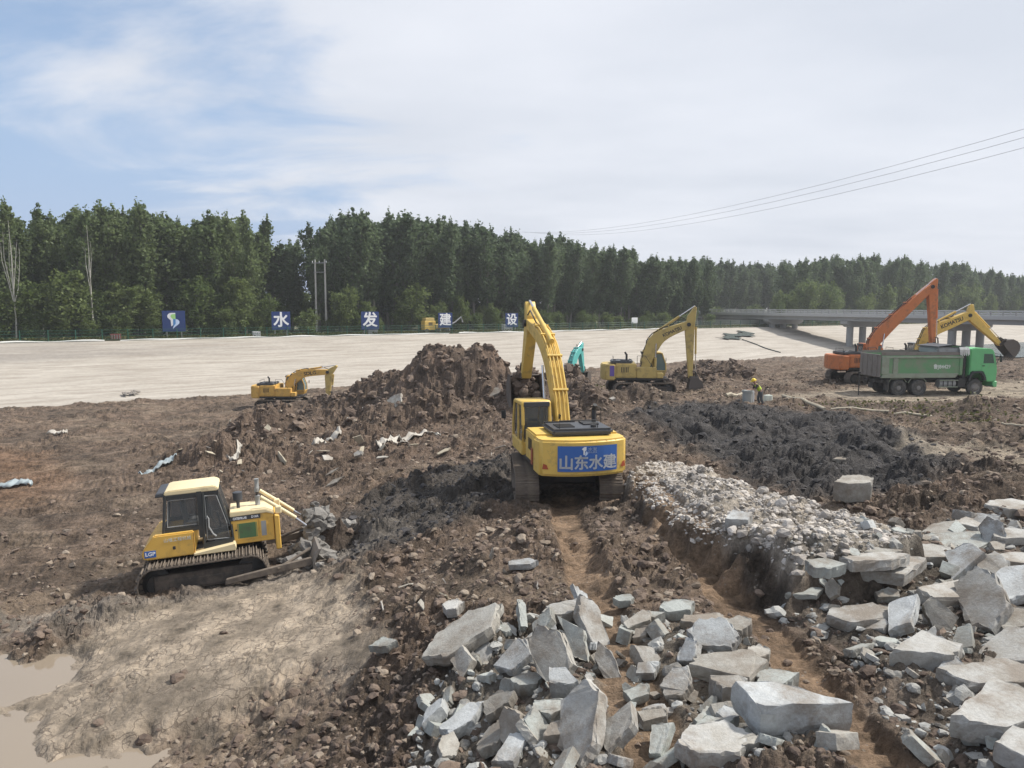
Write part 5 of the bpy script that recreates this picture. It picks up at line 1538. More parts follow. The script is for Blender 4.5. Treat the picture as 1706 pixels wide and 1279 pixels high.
MB().box((2.05, -.9, .85), (.5, .5, .6), bevel=.03).build('battery_box', 'dark_metal', trk)
MB().box((.05, .9, .8), (.7, .45, .5), bevel=.05).build('air_tank', 'grey_paint', trk)
MB().box((-3.4, 0, .95), (.25, 2.1, .16)).build('rear_bar', 'dark_metal', trk)
for sd in (-1, 1):
    MB().box((-3.05, sd * .95, .72), (.03, .6, .75)).build('mud_flap', 'rubber', trk)
# ------------------------------------------------------------------ loose clods and stones (nobody could count them)
def ico(sub):
    b2 = bmesh.new(); bmesh.ops.create_icosphere(b2, subdivisions=sub, radius=1.0)
    V = np.array([v_.co[:] for v_ in b2.verts]); Fc = np.array([[v_.index for v_ in f_.verts] for f_ in b2.faces]); b2.free()
    return V, Fc
ICO1, ICO2 = ico(1), ico(2)
def clod_mesh(name, P, S, g, base=ICO1, flat=.72, jit=.24, sink=.02):
    V, Fc = base; n = len(P); m_ = len(V)
    q = g.normal(size=(n, 4)); q /= np.linalg.norm(q, axis=1)[:, None]
    w_, x_, y_, z_ = q.T
    Rm = np.stack([1 - 2 * (y_ * y_ + z_ * z_), 2 * (x_ * y_ - z_ * w_), 2 * (x_ * z_ + y_ * w_), 2 * (x_ * y_ + z_ * w_), 1 - 2 * (x_ * x_ + z_ * z_), 2 * (y_ * z_ - x_ * w_), 2 * (x_ * z_ - y_ * w_), 2 * (y_ * z_ + x_ * w_), 1 - 2 * (x_ * x_ + y_ * y_)], 1).reshape(n, 3, 3)
    ax_ = g.uniform(.5, 1.3, (n, 1, 3))
    W = V[None] * (1 + g.normal(0, jit, (n, m_, 1))) * ax_
    W = np.einsum('nij,nmj->nmi', Rm, W) * S[:, None, None]
    W[:, :, 2] *= flat
    W += P[:, None, :]; W[:, :, 2] += (S * sink)[:, None]
    me = bpy.data.meshes.new(name)
    me.vertices.add(n * m_); me.vertices.foreach_set('co', W.astype(np.float32).ravel())
    ff = (Fc[None] + (np.arange(n) * m_)[:, None, None]).reshape(-1)
    k = len(Fc) * n
    me.loops.add(k * 3); me.loops.foreach_set('vertex_index', ff.astype(np.int32))
    me.polygons.add(k); me.polygons.foreach_set('loop_start', np.arange(0, k * 3, 3, dtype=np.int32)); me.polygons.foreach_set('loop_total', np.full(k, 3, np.int32))
    me.update(calc_edges=True); me.shade_flat()
    return me
g = np.random.default_rng(21)
n = 38000
yy = 6.5 * np.exp(g.uniform(0, 1, n) ** .85 * math.log(70 / 6.5)); xx = g.uniform(-.78, .78, n) * (yy + 1.5)
zz, cc_, wet_, clay_, KK = ground(xx, yy, True)
dd = np.hypot(xx, yy)
size = np.exp(g.normal(math.log(.030), .55, n)) * (1 + dd / 32)
size = np.clip(size, .014, .15)
d1, _ = line_dist(xx, yy, LANE_L); d2, _ = line_dist(xx, yy, LANE_R)
lane_ = (np.minimum(d1, d2) < .48) & (yy < 24)
keep = g.uniform(0, 1, n) < np.clip(1 - .985 * KK['clay'] * (1 - .5 * KK['pit']) - .9 * KK['road'] - KK['puddle1'] - KK['puddle2'] - .97 * lane_ - .45 * (KK['dark2'] > .5) - .55 * ((xx < -5) & (yy > 17)), .006, 1)
# no clods under the machines or in the water
keep &= ~((np.abs(xx - 1.86) < 2.0) & (np.abs(yy - 24.6) < 2.9)) & ~((np.hypot(xx + 8.7, yy - 21.0) < 2.5)) & ~((np.abs(xx - 24.5) < 5.2) & (np.abs(yy - 50.4) < 1.8)) & (zz > PUDDLE_Z + .02)
P = np.stack([xx, yy, zz], 1)
kind = np.zeros(n, int)
kind[(KK['white'] > .7)] = 2
keep = keep & ~((KK['white'] > .12) & (KK['white'] < .7))
kind[(KK['dark2'] > .5) | (KK['dark1'] > .5)] = 1
r_ = g.uniform(0, 1, n)
kind[((KK['rubble_m'] > .4) | (KK['rubble_r'] > .4)) & (r_ < .6)] = 3
kind[(kind == 0) & (r_ < .22)] = 4
for k_, (nm, mt, lab) in enumerate([('soil_clods', 'clod_brown', 'brown soil clods strewn over the churned ground'), ('mud_clods', 'clod_dark', 'dark wet mud clods in the dug hollows'),
                                    ('white_rubble', 'clod_pale', 'pale rubble stones covering the white ridge'), ('concrete_crumbs', 'clod_grey', 'grey concrete crumbs among the broken slabs'), ('dry_clods', 'clod_tan', 'pale dry clods scattered over the soil')]):
    s_ = keep & (kind == k_)
    big_ = s_ & (size > .08) & (dd < 20); sm = s_ & ~big_
    me = clod_mesh(nm, P[sm], size[sm], g)
    tag(mesh_obj(nm, me, mt), lab, 'clods' if k_ not in (2, 3) else 'rubble', kind='stuff')
    if big_.any():
        me = clod_mesh(nm, P[big_], size[big_], g, ICO2, jit=.13)
        tag(mesh_obj(nm, me, mt), lab.replace('strewn', 'of larger size strewn').replace('scattered', 'of larger size scattered').replace('covering', 'of larger size covering').replace('in the', 'of larger size in the').replace('among', 'of larger size among'), 'clods' if k_ not in (2, 3) else 'rubble', kind='stuff')
# extra stones packed on the white ridge
n = 13000
pw = np.array([(p.x, p.y) for p in REG['white'][0]])
lo, hi_ = pw.min(0) - .5, pw.max(0) + .5
xx = g.uniform(lo[0], hi_[0], n); yy = g.uniform(lo[1], hi_[1], n)
zz, _, _, _, KK = ground(xx, yy, True)
s_ = KK['white'] > .62 + .3 * g.uniform(0, 1, n)
S = np.clip(np.exp(g.normal(math.log(.036), .5, n)), .015, .13)
me = clod_mesh('ridge_stones', np.stack([xx, yy, zz], 1)[s_], S[s_], g)
tag(mesh_obj('ridge_stones', me, 'clod_pale'), 'small pale stones packed along the white rubble ridge', 'rubble', kind='stuff')
# lumps that break up the outline of the tall heap
n = 2000
hc = [h_ for h_ in HEAPS if h_[4] > 1.2]
idx = g.integers(0, len(hc), n)
ang = g.uniform(0, 6.28, n); rad = np.sqrt(g.uniform(0, 1, n)) * .95
xx = np.array([hc[i][0] for i in idx]) + np.cos(ang) * rad * np.array([hc[i][2] for i in idx]); yy = np.array([hc[i][1] for i in idx]) + np.sin(ang) * rad * np.array([hc[i][3] for i in idx])
zz = ground(xx, yy)
S = np.clip(np.exp(g.normal(math.log(.11), .55, n)), .05, .42)
me = clod_mesh('heap_lumps', np.stack([xx, yy, zz], 1), S, g, ICO2, jit=.2, sink=.15)
tag(mesh_obj('heap_lumps', me, 'clod_brown'), 'lumps of dug earth bristling from the tall heaps', 'clods', kind='stuff')

# ------------------------------------------------------------------ broken concrete slabs
def slab_mat(name, top, dirt_c, side=None):
    m, t, b = new_mat(name)
    tcn = N(t, 'ShaderNodeTexCoord'); geo_ = N(t, 'ShaderNodeNewGeometry'); oi = N(t, 'ShaderNodeObjectInfo')
    n1_ = N(t, 'ShaderNodeTexNoise'); n1_.inputs['Scale'].default_value = 2.2; n1_.inputs['Detail'].default_value = 8; n1_.inputs['Roughness'].default_value = .65
    n2_ = N(t, 'ShaderNodeTexNoise'); n2_.inputs['Scale'].default_value = 24; n2_.inputs['Detail'].default_value = 6; n2_.inputs['Roughness'].default_value = .75
    L(t, geo_.outputs['Position'], n1_.inputs['Vector']); L(t, geo_.outputs['Position'], n2_.inputs['Vector'])
    r1 = N(t, 'ShaderNodeValToRGB'); r1.color_ramp.elements[0].position = .44; r1.color_ramp.elements[0].color = (*top, 1); r1.color_ramp.elements[1].position = .68; r1.color_ramp.elements[1].color = (*dirt_c, 1)
    L(t, n1_.outputs['Fac'], r1.inputs['Fac'])
    n3_ = N(t, 'ShaderNodeTexNoise'); n3_.inputs['Scale'].default_value = 1.1; n3_.inputs['Detail'].default_value = 9; n3_.inputs['Roughness'].default_value = .72
    va = N(t, 'ShaderNodeVectorMath', operation='ADD'); L(t, geo_.outputs['Position'], va.inputs[0]); va.inputs[1].default_value = (17, 5, 3); L(t, va.outputs[0], n3_.inputs['Vector'])
    r3 = N(t, 'ShaderNodeValToRGB'); r3.color_ramp.elements[0].position = .46; r3.color_ramp.elements[0].color = (0, 0, 0, 1); r3.color_ramp.elements[1].position = .60; r3.color_ramp.elements[1].color = (.8, .8, .8, 1)
    L(t, n3_.outputs['Fac'], r3.inputs['Fac'])
    md_ = N(t, 'ShaderNodeMix', data_type='RGBA'); L(t, r3.outputs[0], md_.inputs[0]); L(t, r1.outputs[0], md_.inputs[6]); md_.inputs[7].default_value = (.20, .165, .13, 1)
    hs = N(t, 'ShaderNodeHueSaturation'); L(t, md_.outputs[2], hs.inputs['Color'])
    L(t, math_node(t, 'MULTIPLY', math_node(t, 'MULTIPLY_ADD', oi.outputs['Random'], .38, .78), math_node(t, 'MULTIPLY_ADD', n2_.outputs['Fac'], .7, .65)), hs.inputs['Value'])
    L(t, hs.outputs[0], b.inputs['Base Color']); b.inputs['Roughness'].default_value = .9
    bp_ = N(t, 'ShaderNodeBump'); bp_.inputs['Strength'].default_value = .55; bp_.inputs['Distance'].default_value = .03
    L(t, math_node(t, 'ADD', n2_.outputs['Fac'], n1_.outputs['Fac']), bp_.inputs['Height']); L(t, bp_.outputs[0], b.inputs['Normal'])
slab_mat('slab_grey', (.39, .385, .365), (.28, .26, .225))
slab_mat('slab_green', (.36, .38, .36), (.27, .265, .24))
slab_mat('slab_blue', (.44, .455, .455), (.31, .31, .30))
slab_mat('slab_muddy', (.36, .345, .31), (.24, .215, .18))
def slab_mesh(seed, a=1.0, asp=.65, th=.2, corners=5):
    """broken plate: straight cast edges on some sides, ragged breaks on others; a = long half-size"""
    g2 = random.Random(seed)
    ang = sorted([(i + g2.uniform(-.3, .3)) / corners * 2 * math.pi for i in range(corners)])
    cn_ = [Vector((a * math.cos(t_) * g2.uniform(.85, 1.12), a * asp * math.sin(t_) * g2.uniform(.85, 1.12))) for t_ in ang]
    ring = []
    for i in range(corners):
        p, q = cn_[i], cn_[(i + 1) % corners]
        rag = g2.choice((.006, .02, .035)) * a
        ns = 6
        nrm = Vector((q.y - p.y, p.x - q.x)).normalized()
        for k in range(ns):
            f_ = k / ns
            ring.append(p.lerp(q, f_) + nrm * (g2.uniform(-rag, rag) if k else 0))
    nn = len(ring)
    layers = []
    for (zz_, sc_, j) in ((-th / 2, .97, .02), (-th / 6, 1.0, .022), (th / 4, 1.0, .018), (th / 2 - .018, .995, .008), (th / 2, .975, .006)):
        layers.append([Vector((v_.x * sc_ + g2.gauss(0, j * .5) * a, v_.y * sc_ + g2.gauss(0, j * .5) * a, zz_ + g2.gauss(0, .006))) for v_ in ring])
    for i in range(nn):      # spalled arrises
        if g2.random() < .30:
            dp = g2.uniform(.15, .6) * min(th, .3) * .6; sh = g2.uniform(.03, .10)
            layers[4][i] = Vector((layers[4][i].x * (1 - sh), layers[4][i].y * (1 - sh), layers[4][i].z - .004))
            layers[3][i] = Vector((layers[3][i].x * (1 - sh * .5), layers[3][i].y * (1 - sh * .5), layers[3][i].z - dp))
    vs = [v_ for l_ in layers for v_ in l_]
    fs = []
    for k in range(len(layers) - 1):
        for i in range(nn):
            j = (i + 1) % nn
            fs.append((k * nn + i, k * nn + j, (k + 1) * nn + j, (k + 1) * nn + i))
    fs.append(tuple(range(nn - 1, -1, -1))); fs.append(tuple(range((len(layers) - 1) * nn, len(layers) * nn)))
    mb = MB(); mb._hull(vs, fs)
    return mb.mesh('concrete_fragment')
SLABS_R = [  # px, py, width px, aspect, turn, tilt, tilt azimuth, thickness, material
 (1459, 962, 165, .50, 6, 5, 250, .24, 'slab_grey'), (1452, 945, 120, .45, 12, 5, 90, .2, 'slab_grey'), (1546, 939, 78, .75, 0, 8, 260, .26, 'slab_grey'), (1606, 958, 78, .7, 40, 35, 200, .2, 'slab_blue'),
 (1590, 1003, 130, .5, 5, 6, 280, .24, 'slab_grey'), (1433, 1040, 115, .5, 3, 7, 240, .2, 'slab_grey'), (1500, 1048, 80, .6, 30, 28, 200, .2, 'slab_blue'), (1562, 1048, 62, .8, 70, 58, 250, .2, 'slab_muddy'),
 (1635, 1028, 120, .62, 62, 38, 190, .2, 'slab_grey'), (1535, 1104, 122, .62, 4, 5, 265, .3, 'slab_grey'), (1655, 1145, 165, .42, 3, 5, 270, .26, 'slab_grey'), (1684, 1100, 105, .7, 25, 18, 200, .18, 'slab_grey'),
 (1662, 1205, 175, .60, 8, 8, 240, .3, 'slab_grey'), (1690, 1050, 85, .7, 20, 15, 230, .2, 'slab_muddy'), (1694, 990, 80, .8, 35, 25, 200, .18, 'slab_blue'), (1698, 946, 90, .5, 10, 6, 250, .18, 'slab_grey'),
 (1607, 915, 105, .55, -15, 14, 230, .16, 'slab_green'), (1655, 905, 48, .7, 70, 60, 230, .16, 'slab_blue'), (1616, 883, 52, .7, 10, 8, 270, .2, 'slab_grey'), (1570, 897, 64, .6, 15, 14, 220, .18, 'slab_muddy'),
 (1684, 858, 75, .6, 5, 4, 270, .26, 'slab_grey'), (1470, 930, 56, .5, 5, 6, 250, .16, 'slab_muddy'), (1374, 955, 66, .5, -5, 10, 260, .2, 'slab_green'), (1345, 973, 62, .4, 6, 12, 270, .18, 'slab_blue'),
 (1345, 993, 70, .35, 4, 10, 250, .1, 'slab_green'), (1437, 1090, 75, .22, 25, 12, 120, .12, 'slab_green'), (1386, 994, 32, .7, 60, 50, 220, .12, 'slab_muddy'), (1679, 1078, 75, .3, 2, 6, 270, .18, 'slab_blue'),
 (1640, 880, 45, .7, 20, 22, 230, .18, 'slab_blue'), (1680, 905, 55, .6, 10, 15, 260, .2, 'slab_grey'), (1520, 915, 44, .6, 30, 20, 220, .16, 'slab_muddy'), (1700, 1268, 70, .8, 15, 10, 250, .25, 'slab_grey'),
 (1585, 1128, 50, .6, 40, 20, 220, .16, 'slab_blue'), (1610, 1078, 60, .6, 30, 30, 200, .15, 'slab_green'), (1480, 1000, 40, .7, 0, 20, 250, .14, 'slab_green'), (1655, 965, 70, .6, 50, 30, 220, .2, 'slab_grey')]
SLABS_M = [
 (869, 1040, 95, .28, 88, 82, 185, .12, 'slab_green'), (778, 1082, 150, .55, 22, 28, 215, .22, 'slab_muddy'), (772, 1122, 52, .8, 75, 50, 230, .16, 'slab_muddy'), (859, 1112, 76, .8, 30, 35, 215, .16, 'slab_blue'),
 (921, 1122, 115, .62, 100, 52, 235, .2, 'slab_muddy'), (962, 1090, 92, .45, 118, 58, 250, .22, 'slab_green'), (985, 1066, 110, .42, 118, 48, 300, .2, 'slab_grey'), (942, 1032, 74, .6, 10, 12, 250, .18, 'slab_grey'),
 (972, 1022, 80, .35, 130, 35, 300, .16, 'slab_blue'), (939, 1160, 60, .7, -20, 18, 240, .26, 'slab_blue'), (879, 1154, 54, .6, 5, 14, 250, .24, 'slab_green'), (727, 1207, 56, .5, 50, 30, 200, .2, 'slab_blue'),
 (772, 1217, 92, .45, 30, 22, 230, .18, 'slab_blue'), (854, 1229, 66, .8, 80, 58, 215, .16, 'slab_muddy'), (855, 1268, 75, .6, 25, 22, 240, .2, 'slab_blue'), (919, 1203, 70, .55, -5, 16, 250, .2, 'slab_green'),
 (972, 1232, 140, .55, 68, 50, 215, .22, 'slab_grey'), (935, 1240, 66, .7, 30, 24, 230, .2, 'slab_muddy'), (1219, 1128, 122, .72, -8, 9, 250, .22, 'slab_muddy'), (1212, 1172, 62, .6, 3, 8, 265, .3, 'slab_grey'),
 (1311, 1216, 182, .42, -18, 10, 262, .42, 'slab_blue'), (1289, 1157, 74, .55, 6, 10, 250, .24, 'slab_green'), (1187, 1257, 128, .6, 4, 8, 255, .24, 'slab_grey'), (1186, 1226, 66, .5, 10, 12, 230, .16, 'slab_green'),
 (1212, 1210, 40, .8, 20, 14, 250, .2, 'slab_blue'), (1192, 1080, 84, .75, -25, 30, 240, .2, 'slab_blue'), (1147, 1108, 52, .8, 80, 45, 220, .18, 'slab_blue'), (1175, 1046, 78, .6, -12, 8, 240, .14, 'slab_muddy'),
 (1127, 1026, 60, .6, 8, 14, 250, .2, 'slab_green'), (1072, 1068, 50, .5, 30, 25, 220, .12, 'slab_muddy'), (1062, 1046, 56, .6, 22, 20, 240, .12, 'slab_muddy'), (1010, 1122, 84, .4, 110, 58, 260, .16, 'slab_grey'),
 (1030, 1232, 84, .7, 55, 36, 220, .2, 'slab_grey'), (1086, 1212, 62, .5, 12, 14, 240, .16, 'slab_muddy'), (1230, 1060, 46, .8, 20, 16, 230, .2, 'slab_muddy'), (1100, 1250, 70, .6, 30, 28, 230, .18, 'slab_green'),
 (1060, 1170, 50, .6, 20, 20, 250, .14, 'slab_green'), (1040, 1010, 34, .7, 0, 10, 250, .14, 'slab_green'), (905, 1060, 60, .7, 60, 40, 220, .18, 'slab_green'), (830, 1190, 60, .7, 20, 30, 220, .16, 'slab_muddy'),
 (1130, 1160, 66, .7, 40, 32, 230, .18, 'slab_grey'), (1080, 1130, 48, .7, 15, 22, 250, .14, 'slab_blue'), (1245, 1255, 40, .6, 15, 12, 250, .16, 'slab_muddy'), (1262, 1100, 44, .7, 15, 14, 250, .16, 'slab_muddy')]
SLABS_X = [(755, 1025, 40, .7, 10, 15, 250, .2, 'slab_grey'), (640, 1088, 44, .6, 10, 18, 240, .16, 'slab_green'), (870, 948, 50, .5, -5, 14, 240, .14, 'slab_blue'), (1420, 832, 62, .7, 5, 8, 250, .55, 'slab_muddy'), (1232, 882, 50, .8, 15, 14, 250, .3, 'slab_blue'),
           (612, 690, 26, .7, 10, 30, 250, .3, 'slab_grey'), (658, 680, 34, .9, 30, 55, 240, .25, 'slab_muddy'), (660, 676, 30, .8, 40, 50, 230, .25, 'slab_muddy'), (597, 762, 18, .8, 20, 40, 250, .15, 'slab_grey'), (822, 662, 32, .7, 10, 35, 240, .2, 'slab_muddy'),
           (710, 632, 26, .4, 110, 60, 240, .2, 'slab_green'), (698, 628, 22, .35, 120, 60, 240, .2, 'slab_muddy'), (1105, 640, 14, .7, 0, 20, 250, .15, 'slab_grey'), (1020, 668, 14, .7, 0, 25, 250, .15, 'slab_grey'), (1400, 768, 40, .6, 10, 10, 250, .15, 'slab_muddy')]
def place_slab(i, row, where, z0):
    px, py, wpx, asp, turn, tilt, taz, th, mt = row
    q = on_px(px, py, z0)
    dist_ = (q - Vector((0, 0, CZ))).length
    a = wpx / F * dist_ / 2
    me = slab_mesh(900 + i * 7 + int(px), a, asp, th, 4 + (i % 3))
    mt_ = mt
    me.materials.append(MATS[mt_])
    o = bpy.data.objects.new('concrete_fragment', me); link(o)
    tv = Vector((math.cos(R(taz)), math.sin(R(taz)), 0)); axis = Vector((-tv.y, tv.x, 0))
    o.rotation_euler = (Matrix.Rotation(R(tilt), 3, axis) @ Matrix.Rotation(R(turn), 3, 'Z')).to_euler()
    o.location = q + Vector((0, 0, .42 * th * math.cos(R(tilt)) + .55 * a * min(1, asp + .25) * math.sin(R(tilt)) + random.uniform(-.02, .05)))
    big_ = 'large ' if a > .62 else ('' if a > .34 else 'small ')
    pose = 'lying flat' if tilt < 12 else ('tilted' if tilt < 42 else 'standing on edge')
    tone = {'slab_grey': 'pale grey', 'slab_green': 'greenish grey', 'slab_blue': 'bluish white', 'slab_muddy': 'mud-stained'}[mt]
    tag(o, f'{big_}{tone} broken concrete slab {pose} {where}', 'concrete slab', 'broken concrete slabs')
    return o
for i, r_ in enumerate(SLABS_R):
    place_slab(i, r_, 'in the heap by the white ridge', .2)
for i, r_ in enumerate(SLABS_M):
    place_slab(100 + i, r_, 'in the heap between haul lanes', .3)
for i, r_ in enumerate(SLABS_X):
    place_slab(200 + i, r_, 'away from the slab heaps', (-.9 if r_[1] > 900 else -1.5) if r_[0] < 900 else .1)
# broken lumps filling both heaps
CH = []
for k in range(14):
    CH.append(slab_mesh(5000 + k, 1.0, random.uniform(.5, .9), random.uniform(.35, .8), 4 + k % 3))
g = np.random.default_rng(77)
def fill(poly, n_, where, smin, smax):
    pw = np.array([(p.x, p.y) for p in poly]); lo, hi_ = pw.min(0), pw.max(0)
    xx = g.uniform(lo[0], hi_[0], n_ * 5); yy = g.uniform(max(lo[1], 7.6), hi_[1], n_ * 5)
    mk = poly_mask(xx, yy, [(p[0], p[1]) for p in pw], .1) > .6
    d1, _ = line_dist(xx, yy, LANE_R); mk &= (d1 > .5) & (np.abs(xx / yy) < .74)
    xx, yy = xx[mk][:n_], yy[mk][:n_]; zz = ground(xx, yy)
    for x, y, z in zip(xx, yy, zz):
        me0 = CH[int(g.integers(len(CH)))]
        o = bpy.data.objects.new('concrete_chunk', me0); 
        if not me0.materials: me0.materials.append(MATS[random.choice(['slab_grey', 'slab_green', 'slab_blue', 'slab_muddy'])])
        link(o)
        s_ = smin * (smax / smin) ** float(g.uniform(0, 1)) ** 1.3 * random.uniform(.9, 1.1)
        o.scale = (s_, s_, s_ * random.uniform(.6, 1.2)); o.location = (x, y, z + s_ * .22)
        o.rotation_euler = (g.normal(0, .45), g.normal(0, .45), g.uniform(0, 6.28))
        tag(o, f'small broken concrete chunk {where}', 'concrete chunk', 'broken concrete chunks')
fill(REG['rubble_r'][0], 130, 'wedged between the slabs beside the white rubble ridge', .08, .34)
fill(REG['rubble_m'][0], 160, 'wedged between the slabs of the heap between the haul lanes', .08, .34)

# ------------------------------------------------------------------ torn sheeting in the spoil
def cloth(px, py, z0, length, width, turn, seed, mat, label, curl=.25):
    q = on_px(px, py, z0); g2 = np.random.default_rng(seed)
    nu, nv_ = 22, 6
    U, Vv = np.meshgrid(np.linspace(-.5, .5, nu), np.linspace(-.5, .5, nv_), indexing='ij')
    cx_ = U * length + .1 * length * np.sin(U * 5 + seed); cy_ = Vv * width * (1 + .5 * np.sin(U * 7 + seed * 2)) + .18 * length * np.sin(U * 4.3 + seed)
    ca, sa = math.cos(turn), math.sin(turn)
    X = q.x + cx_ * ca - cy_ * sa; Y = q.y + cx_ * sa + cy_ * ca
    Z = ground(X.ravel(), Y.ravel()).reshape(X.shape) + .10 + curl * np.abs(perlin(X.ravel() * 2.2, Y.ravel() * 2.2, seed)).reshape(X.shape) + .05 * g2.normal(size=X.shape)
    me = grid_mesh('torn_sheet', X, Y, Z)
    me.shade_smooth()
    o = mesh_obj('torn_sheet', me, mat)
    sm = o.modifiers.new('thickness', 'SOLIDIFY'); sm.thickness = .015
    return tag(o, label, 'plastic sheet', 'torn sheets in the spoil')
cloth(690, 730, -1.5, 3.2, .45, .5, 1, 'pale_sheet', 'long pale torn sheet draped over spoil below the tall heap')
cloth(655, 745, -1.6, 1.9, .35, .9, 2, 'pale_sheet', 'short torn sheet strip hanging beside the long pale sheet')
cloth(545, 742, -1.9, 1.6, .35, 1.1, 3, 'pale_sheet', 'twisted pale sheet in the middle of the debris mound')
cloth(465, 718, -2.2, 2.6, .4, .1, 4, 'pale_sheet', 'flat pale sheet on top of the debris mound below the small excavator')
cloth(392, 765, -2.0, 1.0, .25, 1.3, 5, 'pale_sheet', 'small pale rag at the front of the debris mound')
cloth(262, 782, -2.4, 1.6, .35, .6, 6, 'blue_sheet', 'bluish crumpled sheet beside the bulldozer roof')
cloth(22, 812, -2.8, 1.6, .4, .1, 7, 'blue_sheet', 'bluish white crumpled sheet on the flat left of the bulldozer'.replace(' left of', ' behind'))
cloth(100, 725, -3.3, 1.6, .35, -.3, 8, 'pale_sheet', 'pale rag lying far out on the flat toward the bank')
cloth(720, 612, .5, 1.6, .4, 1.9, 9, 'pale_sheet', 'olive-pale strip hanging down the face of the tall heap')

# scraps of board, cloth and broken facing in the debris mound
g = np.random.default_rng(31)
SC = [slab_mesh(7000 + k, 1.0, random.uniform(.2, .7), .12, 4 + k % 2) for k in range(6)]
for k, me0 in enumerate(SC):
    me0.materials.append(MATS[('pale_sheet', 'wood', 'slab_muddy')[k % 3]])
for (a_, b_, n_, wh) in (((290, 560), (700, 815), 26, 'in the debris mound behind the bulldozer'), ((560, 850), (700, 770), 18, 'at the foot of the tall heap'), ((600, 840), (600, 690), 12, 'on the face of the tall heap'), ((620, 900), (930, 1090), 12, 'in the clods beside the left-hand haul lane')):
    for k in range(n_):
        px, py = g.uniform(*a_), g.uniform(*b_)
        q = on_px(px, py, -1.6 if py > 690 else 0)
        if abs(q.x) > q.y or q.y > 62 or q.y < 5: continue
        o = bpy.data.objects.new('debris_scrap', SC[int(g.integers(6))]); link(o)
        s_ = float(np.exp(g.normal(math.log(.24), .45))) * (1 if q.y > 25 else .6)
        o.scale = (s_, s_, s_); o.location = q + Vector((0, 0, .35 * s_)); o.rotation_euler = (g.normal(0, .7), g.normal(0, .7), g.uniform(0, 6.28))
        tag(o, 'small pale scrap sticking out ' + wh.replace('left-hand haul lane', 'haul lane by the bulldozer side'), 'scrap', 'scraps in the spoil')

# ------------------------------------------------------------------ dark netting and hose left on the bank
q0 = bank_pt(s_at(1228, -6), -6)
def bank_cloth(px0, py0, px1, py1, width, mat, label, seed):
    def hit(px, py):
        d = ray(px, py)
        best = None
        for k in range(400, 2600):
            p = Vector((0, 0, CZ)) + d * (k * .1)
            s_, pp_ = bank_sp(p.x, p.y)
            if -36 < pp_ < 0 and p.z <= float(bank_z(np.array(s_), np.array(pp_))):
                return p
        return PZ(px, py, -1)
    a, b_ = hit(px0, py0), hit(px1, py1); d = b_ - a; ln = d.length; sd_ = Vector((-d.y, d.x, 0)).normalized()
    nu, nv_ = 20, 7; X = np.zeros((nu, nv_)); Y = X.copy(); Z = X.copy(); g2 = random.Random(seed)
    for i in range(nu):
        for j in range(nv_):
            p = a + d * (i / (nu - 1)) + sd_ * ((j / (nv_ - 1) - .5) * width * (1 + .5 * math.sin(i * 1.3 + seed)) + .3 * width * math.sin(i * .6 + seed))
            s_, pp_ = bank_sp(p.x, p.y)
            X[i, j], Y[i, j], Z[i, j] = p.x, p.y, float(bank_z(np.array(s_), np.array(pp_))) + .12 + g2.uniform(0, .14)
    o = mesh_obj('netting', grid_mesh('netting', X, Y, Z), mat)
    sm = o.modifiers.new('thickness', 'SOLIDIFY'); sm.thickness = .02
    tag(o, label, 'netting', 'netting left on the bank')
    return a, b_, hit
_, _, hit = bank_cloth(1204, 565, 1250, 555, 2.6, 'black_net', 'dark green netting crumpled on the bank near the bridge', 3)
pts = []
for (px, py) in [(1236, 566), (1256, 573), (1276, 581), (1300, 588)]:
    p = hit(px, py); pts.append(p + Vector((0, 0, .12)))
tag(MB().tube(arc_pts(pts, 5), .09, 6).build('hose', 'black_net', None, True), 'black hose running down the bank from the dark netting', 'hose')
bank_cloth(205, 660, 232, 655, .8, 'mud_grey', 'small dark rag lying low on the bank', 5)

# ------------------------------------------------------------------ things along the fence
def at_fence(px, p_=2.6):
    return bank_pt(s_at(px, p_), p_)
fa = math.atan2(BD.y, BD.x)
o = thing('site_loader', at_fence(722, 3.0), fa, 'small yellow site loader parked behind the fence by the 建 board', 'loader')
MB().box((-.9, 0, 1.35), (2.0, 1.5, 1.5), bevel=.06).build('body', 'yellow', o)
MB().box((-.9, 0, 2.35), (1.6, 1.4, .5), bevel=.05).build('roof', 'yellow_old', o)
MB().box((-.85, -.76, 1.6), (.7, .02, .5)).build('window_pane', 'glass', o)
MB().prism([(.1, .8), (2.6, .8), (3.0, 1.2), (2.6, 1.7), (.1, 1.5)], -.6, .6, bevel=.05).build('hopper', 'yellow_old', o)
MB().tube([(2.6, 0, 1.2), (4.0, 0, 1.8), (5.2, 0, 2.7), (5.5, 0, 1.8)], .13, 6).build('loading_arm', 'grey_paint', o)
for x in (-1.5, .4, 2.4):
    for y in (-.7, .7):
        MB().lathe([(-.12, .3), (-.12, .42), (.12, .42), (.12, .3)], (x, y, .42), (0, 1, 0), 14).build('wheel', 'rubber', o, True)
o = thing('white_panel', at_fence(1057, 2.2), fa, 'small white notice panel on posts behind the fence', 'sign')
MB().box((0, 0, 1.75), (1.5, .06, 1.1), bevel=.01).build('panel', 'white', o)
for x in (-.6, .6): MB().box((x, .06, .8), (.08, .06, 1.8)).build('post', 'grey_paint', o)
def crate(px, s, mat, label, cat, n_=4):
    o = thing('site_crate', at_fence(px, 2.4), fa, label, cat)
    MB().box((0, 0, s[2] / 2 + .08), s, bevel=.03).build('body', mat, o)
    for i in range(n_):
        MB().box((-s[0] / 2 + s[0] * (i + .5) / n_, -s[1] / 2 - .02, s[2] / 2 + .08), (.08, .04, s[2] * .9)).build('batten', 'grey_paint', o)
    MB().box((0, 0, s[2] + .10), (s[0] * 1.06, s[1] * 1.06, .06)).build('lid', mat, o)
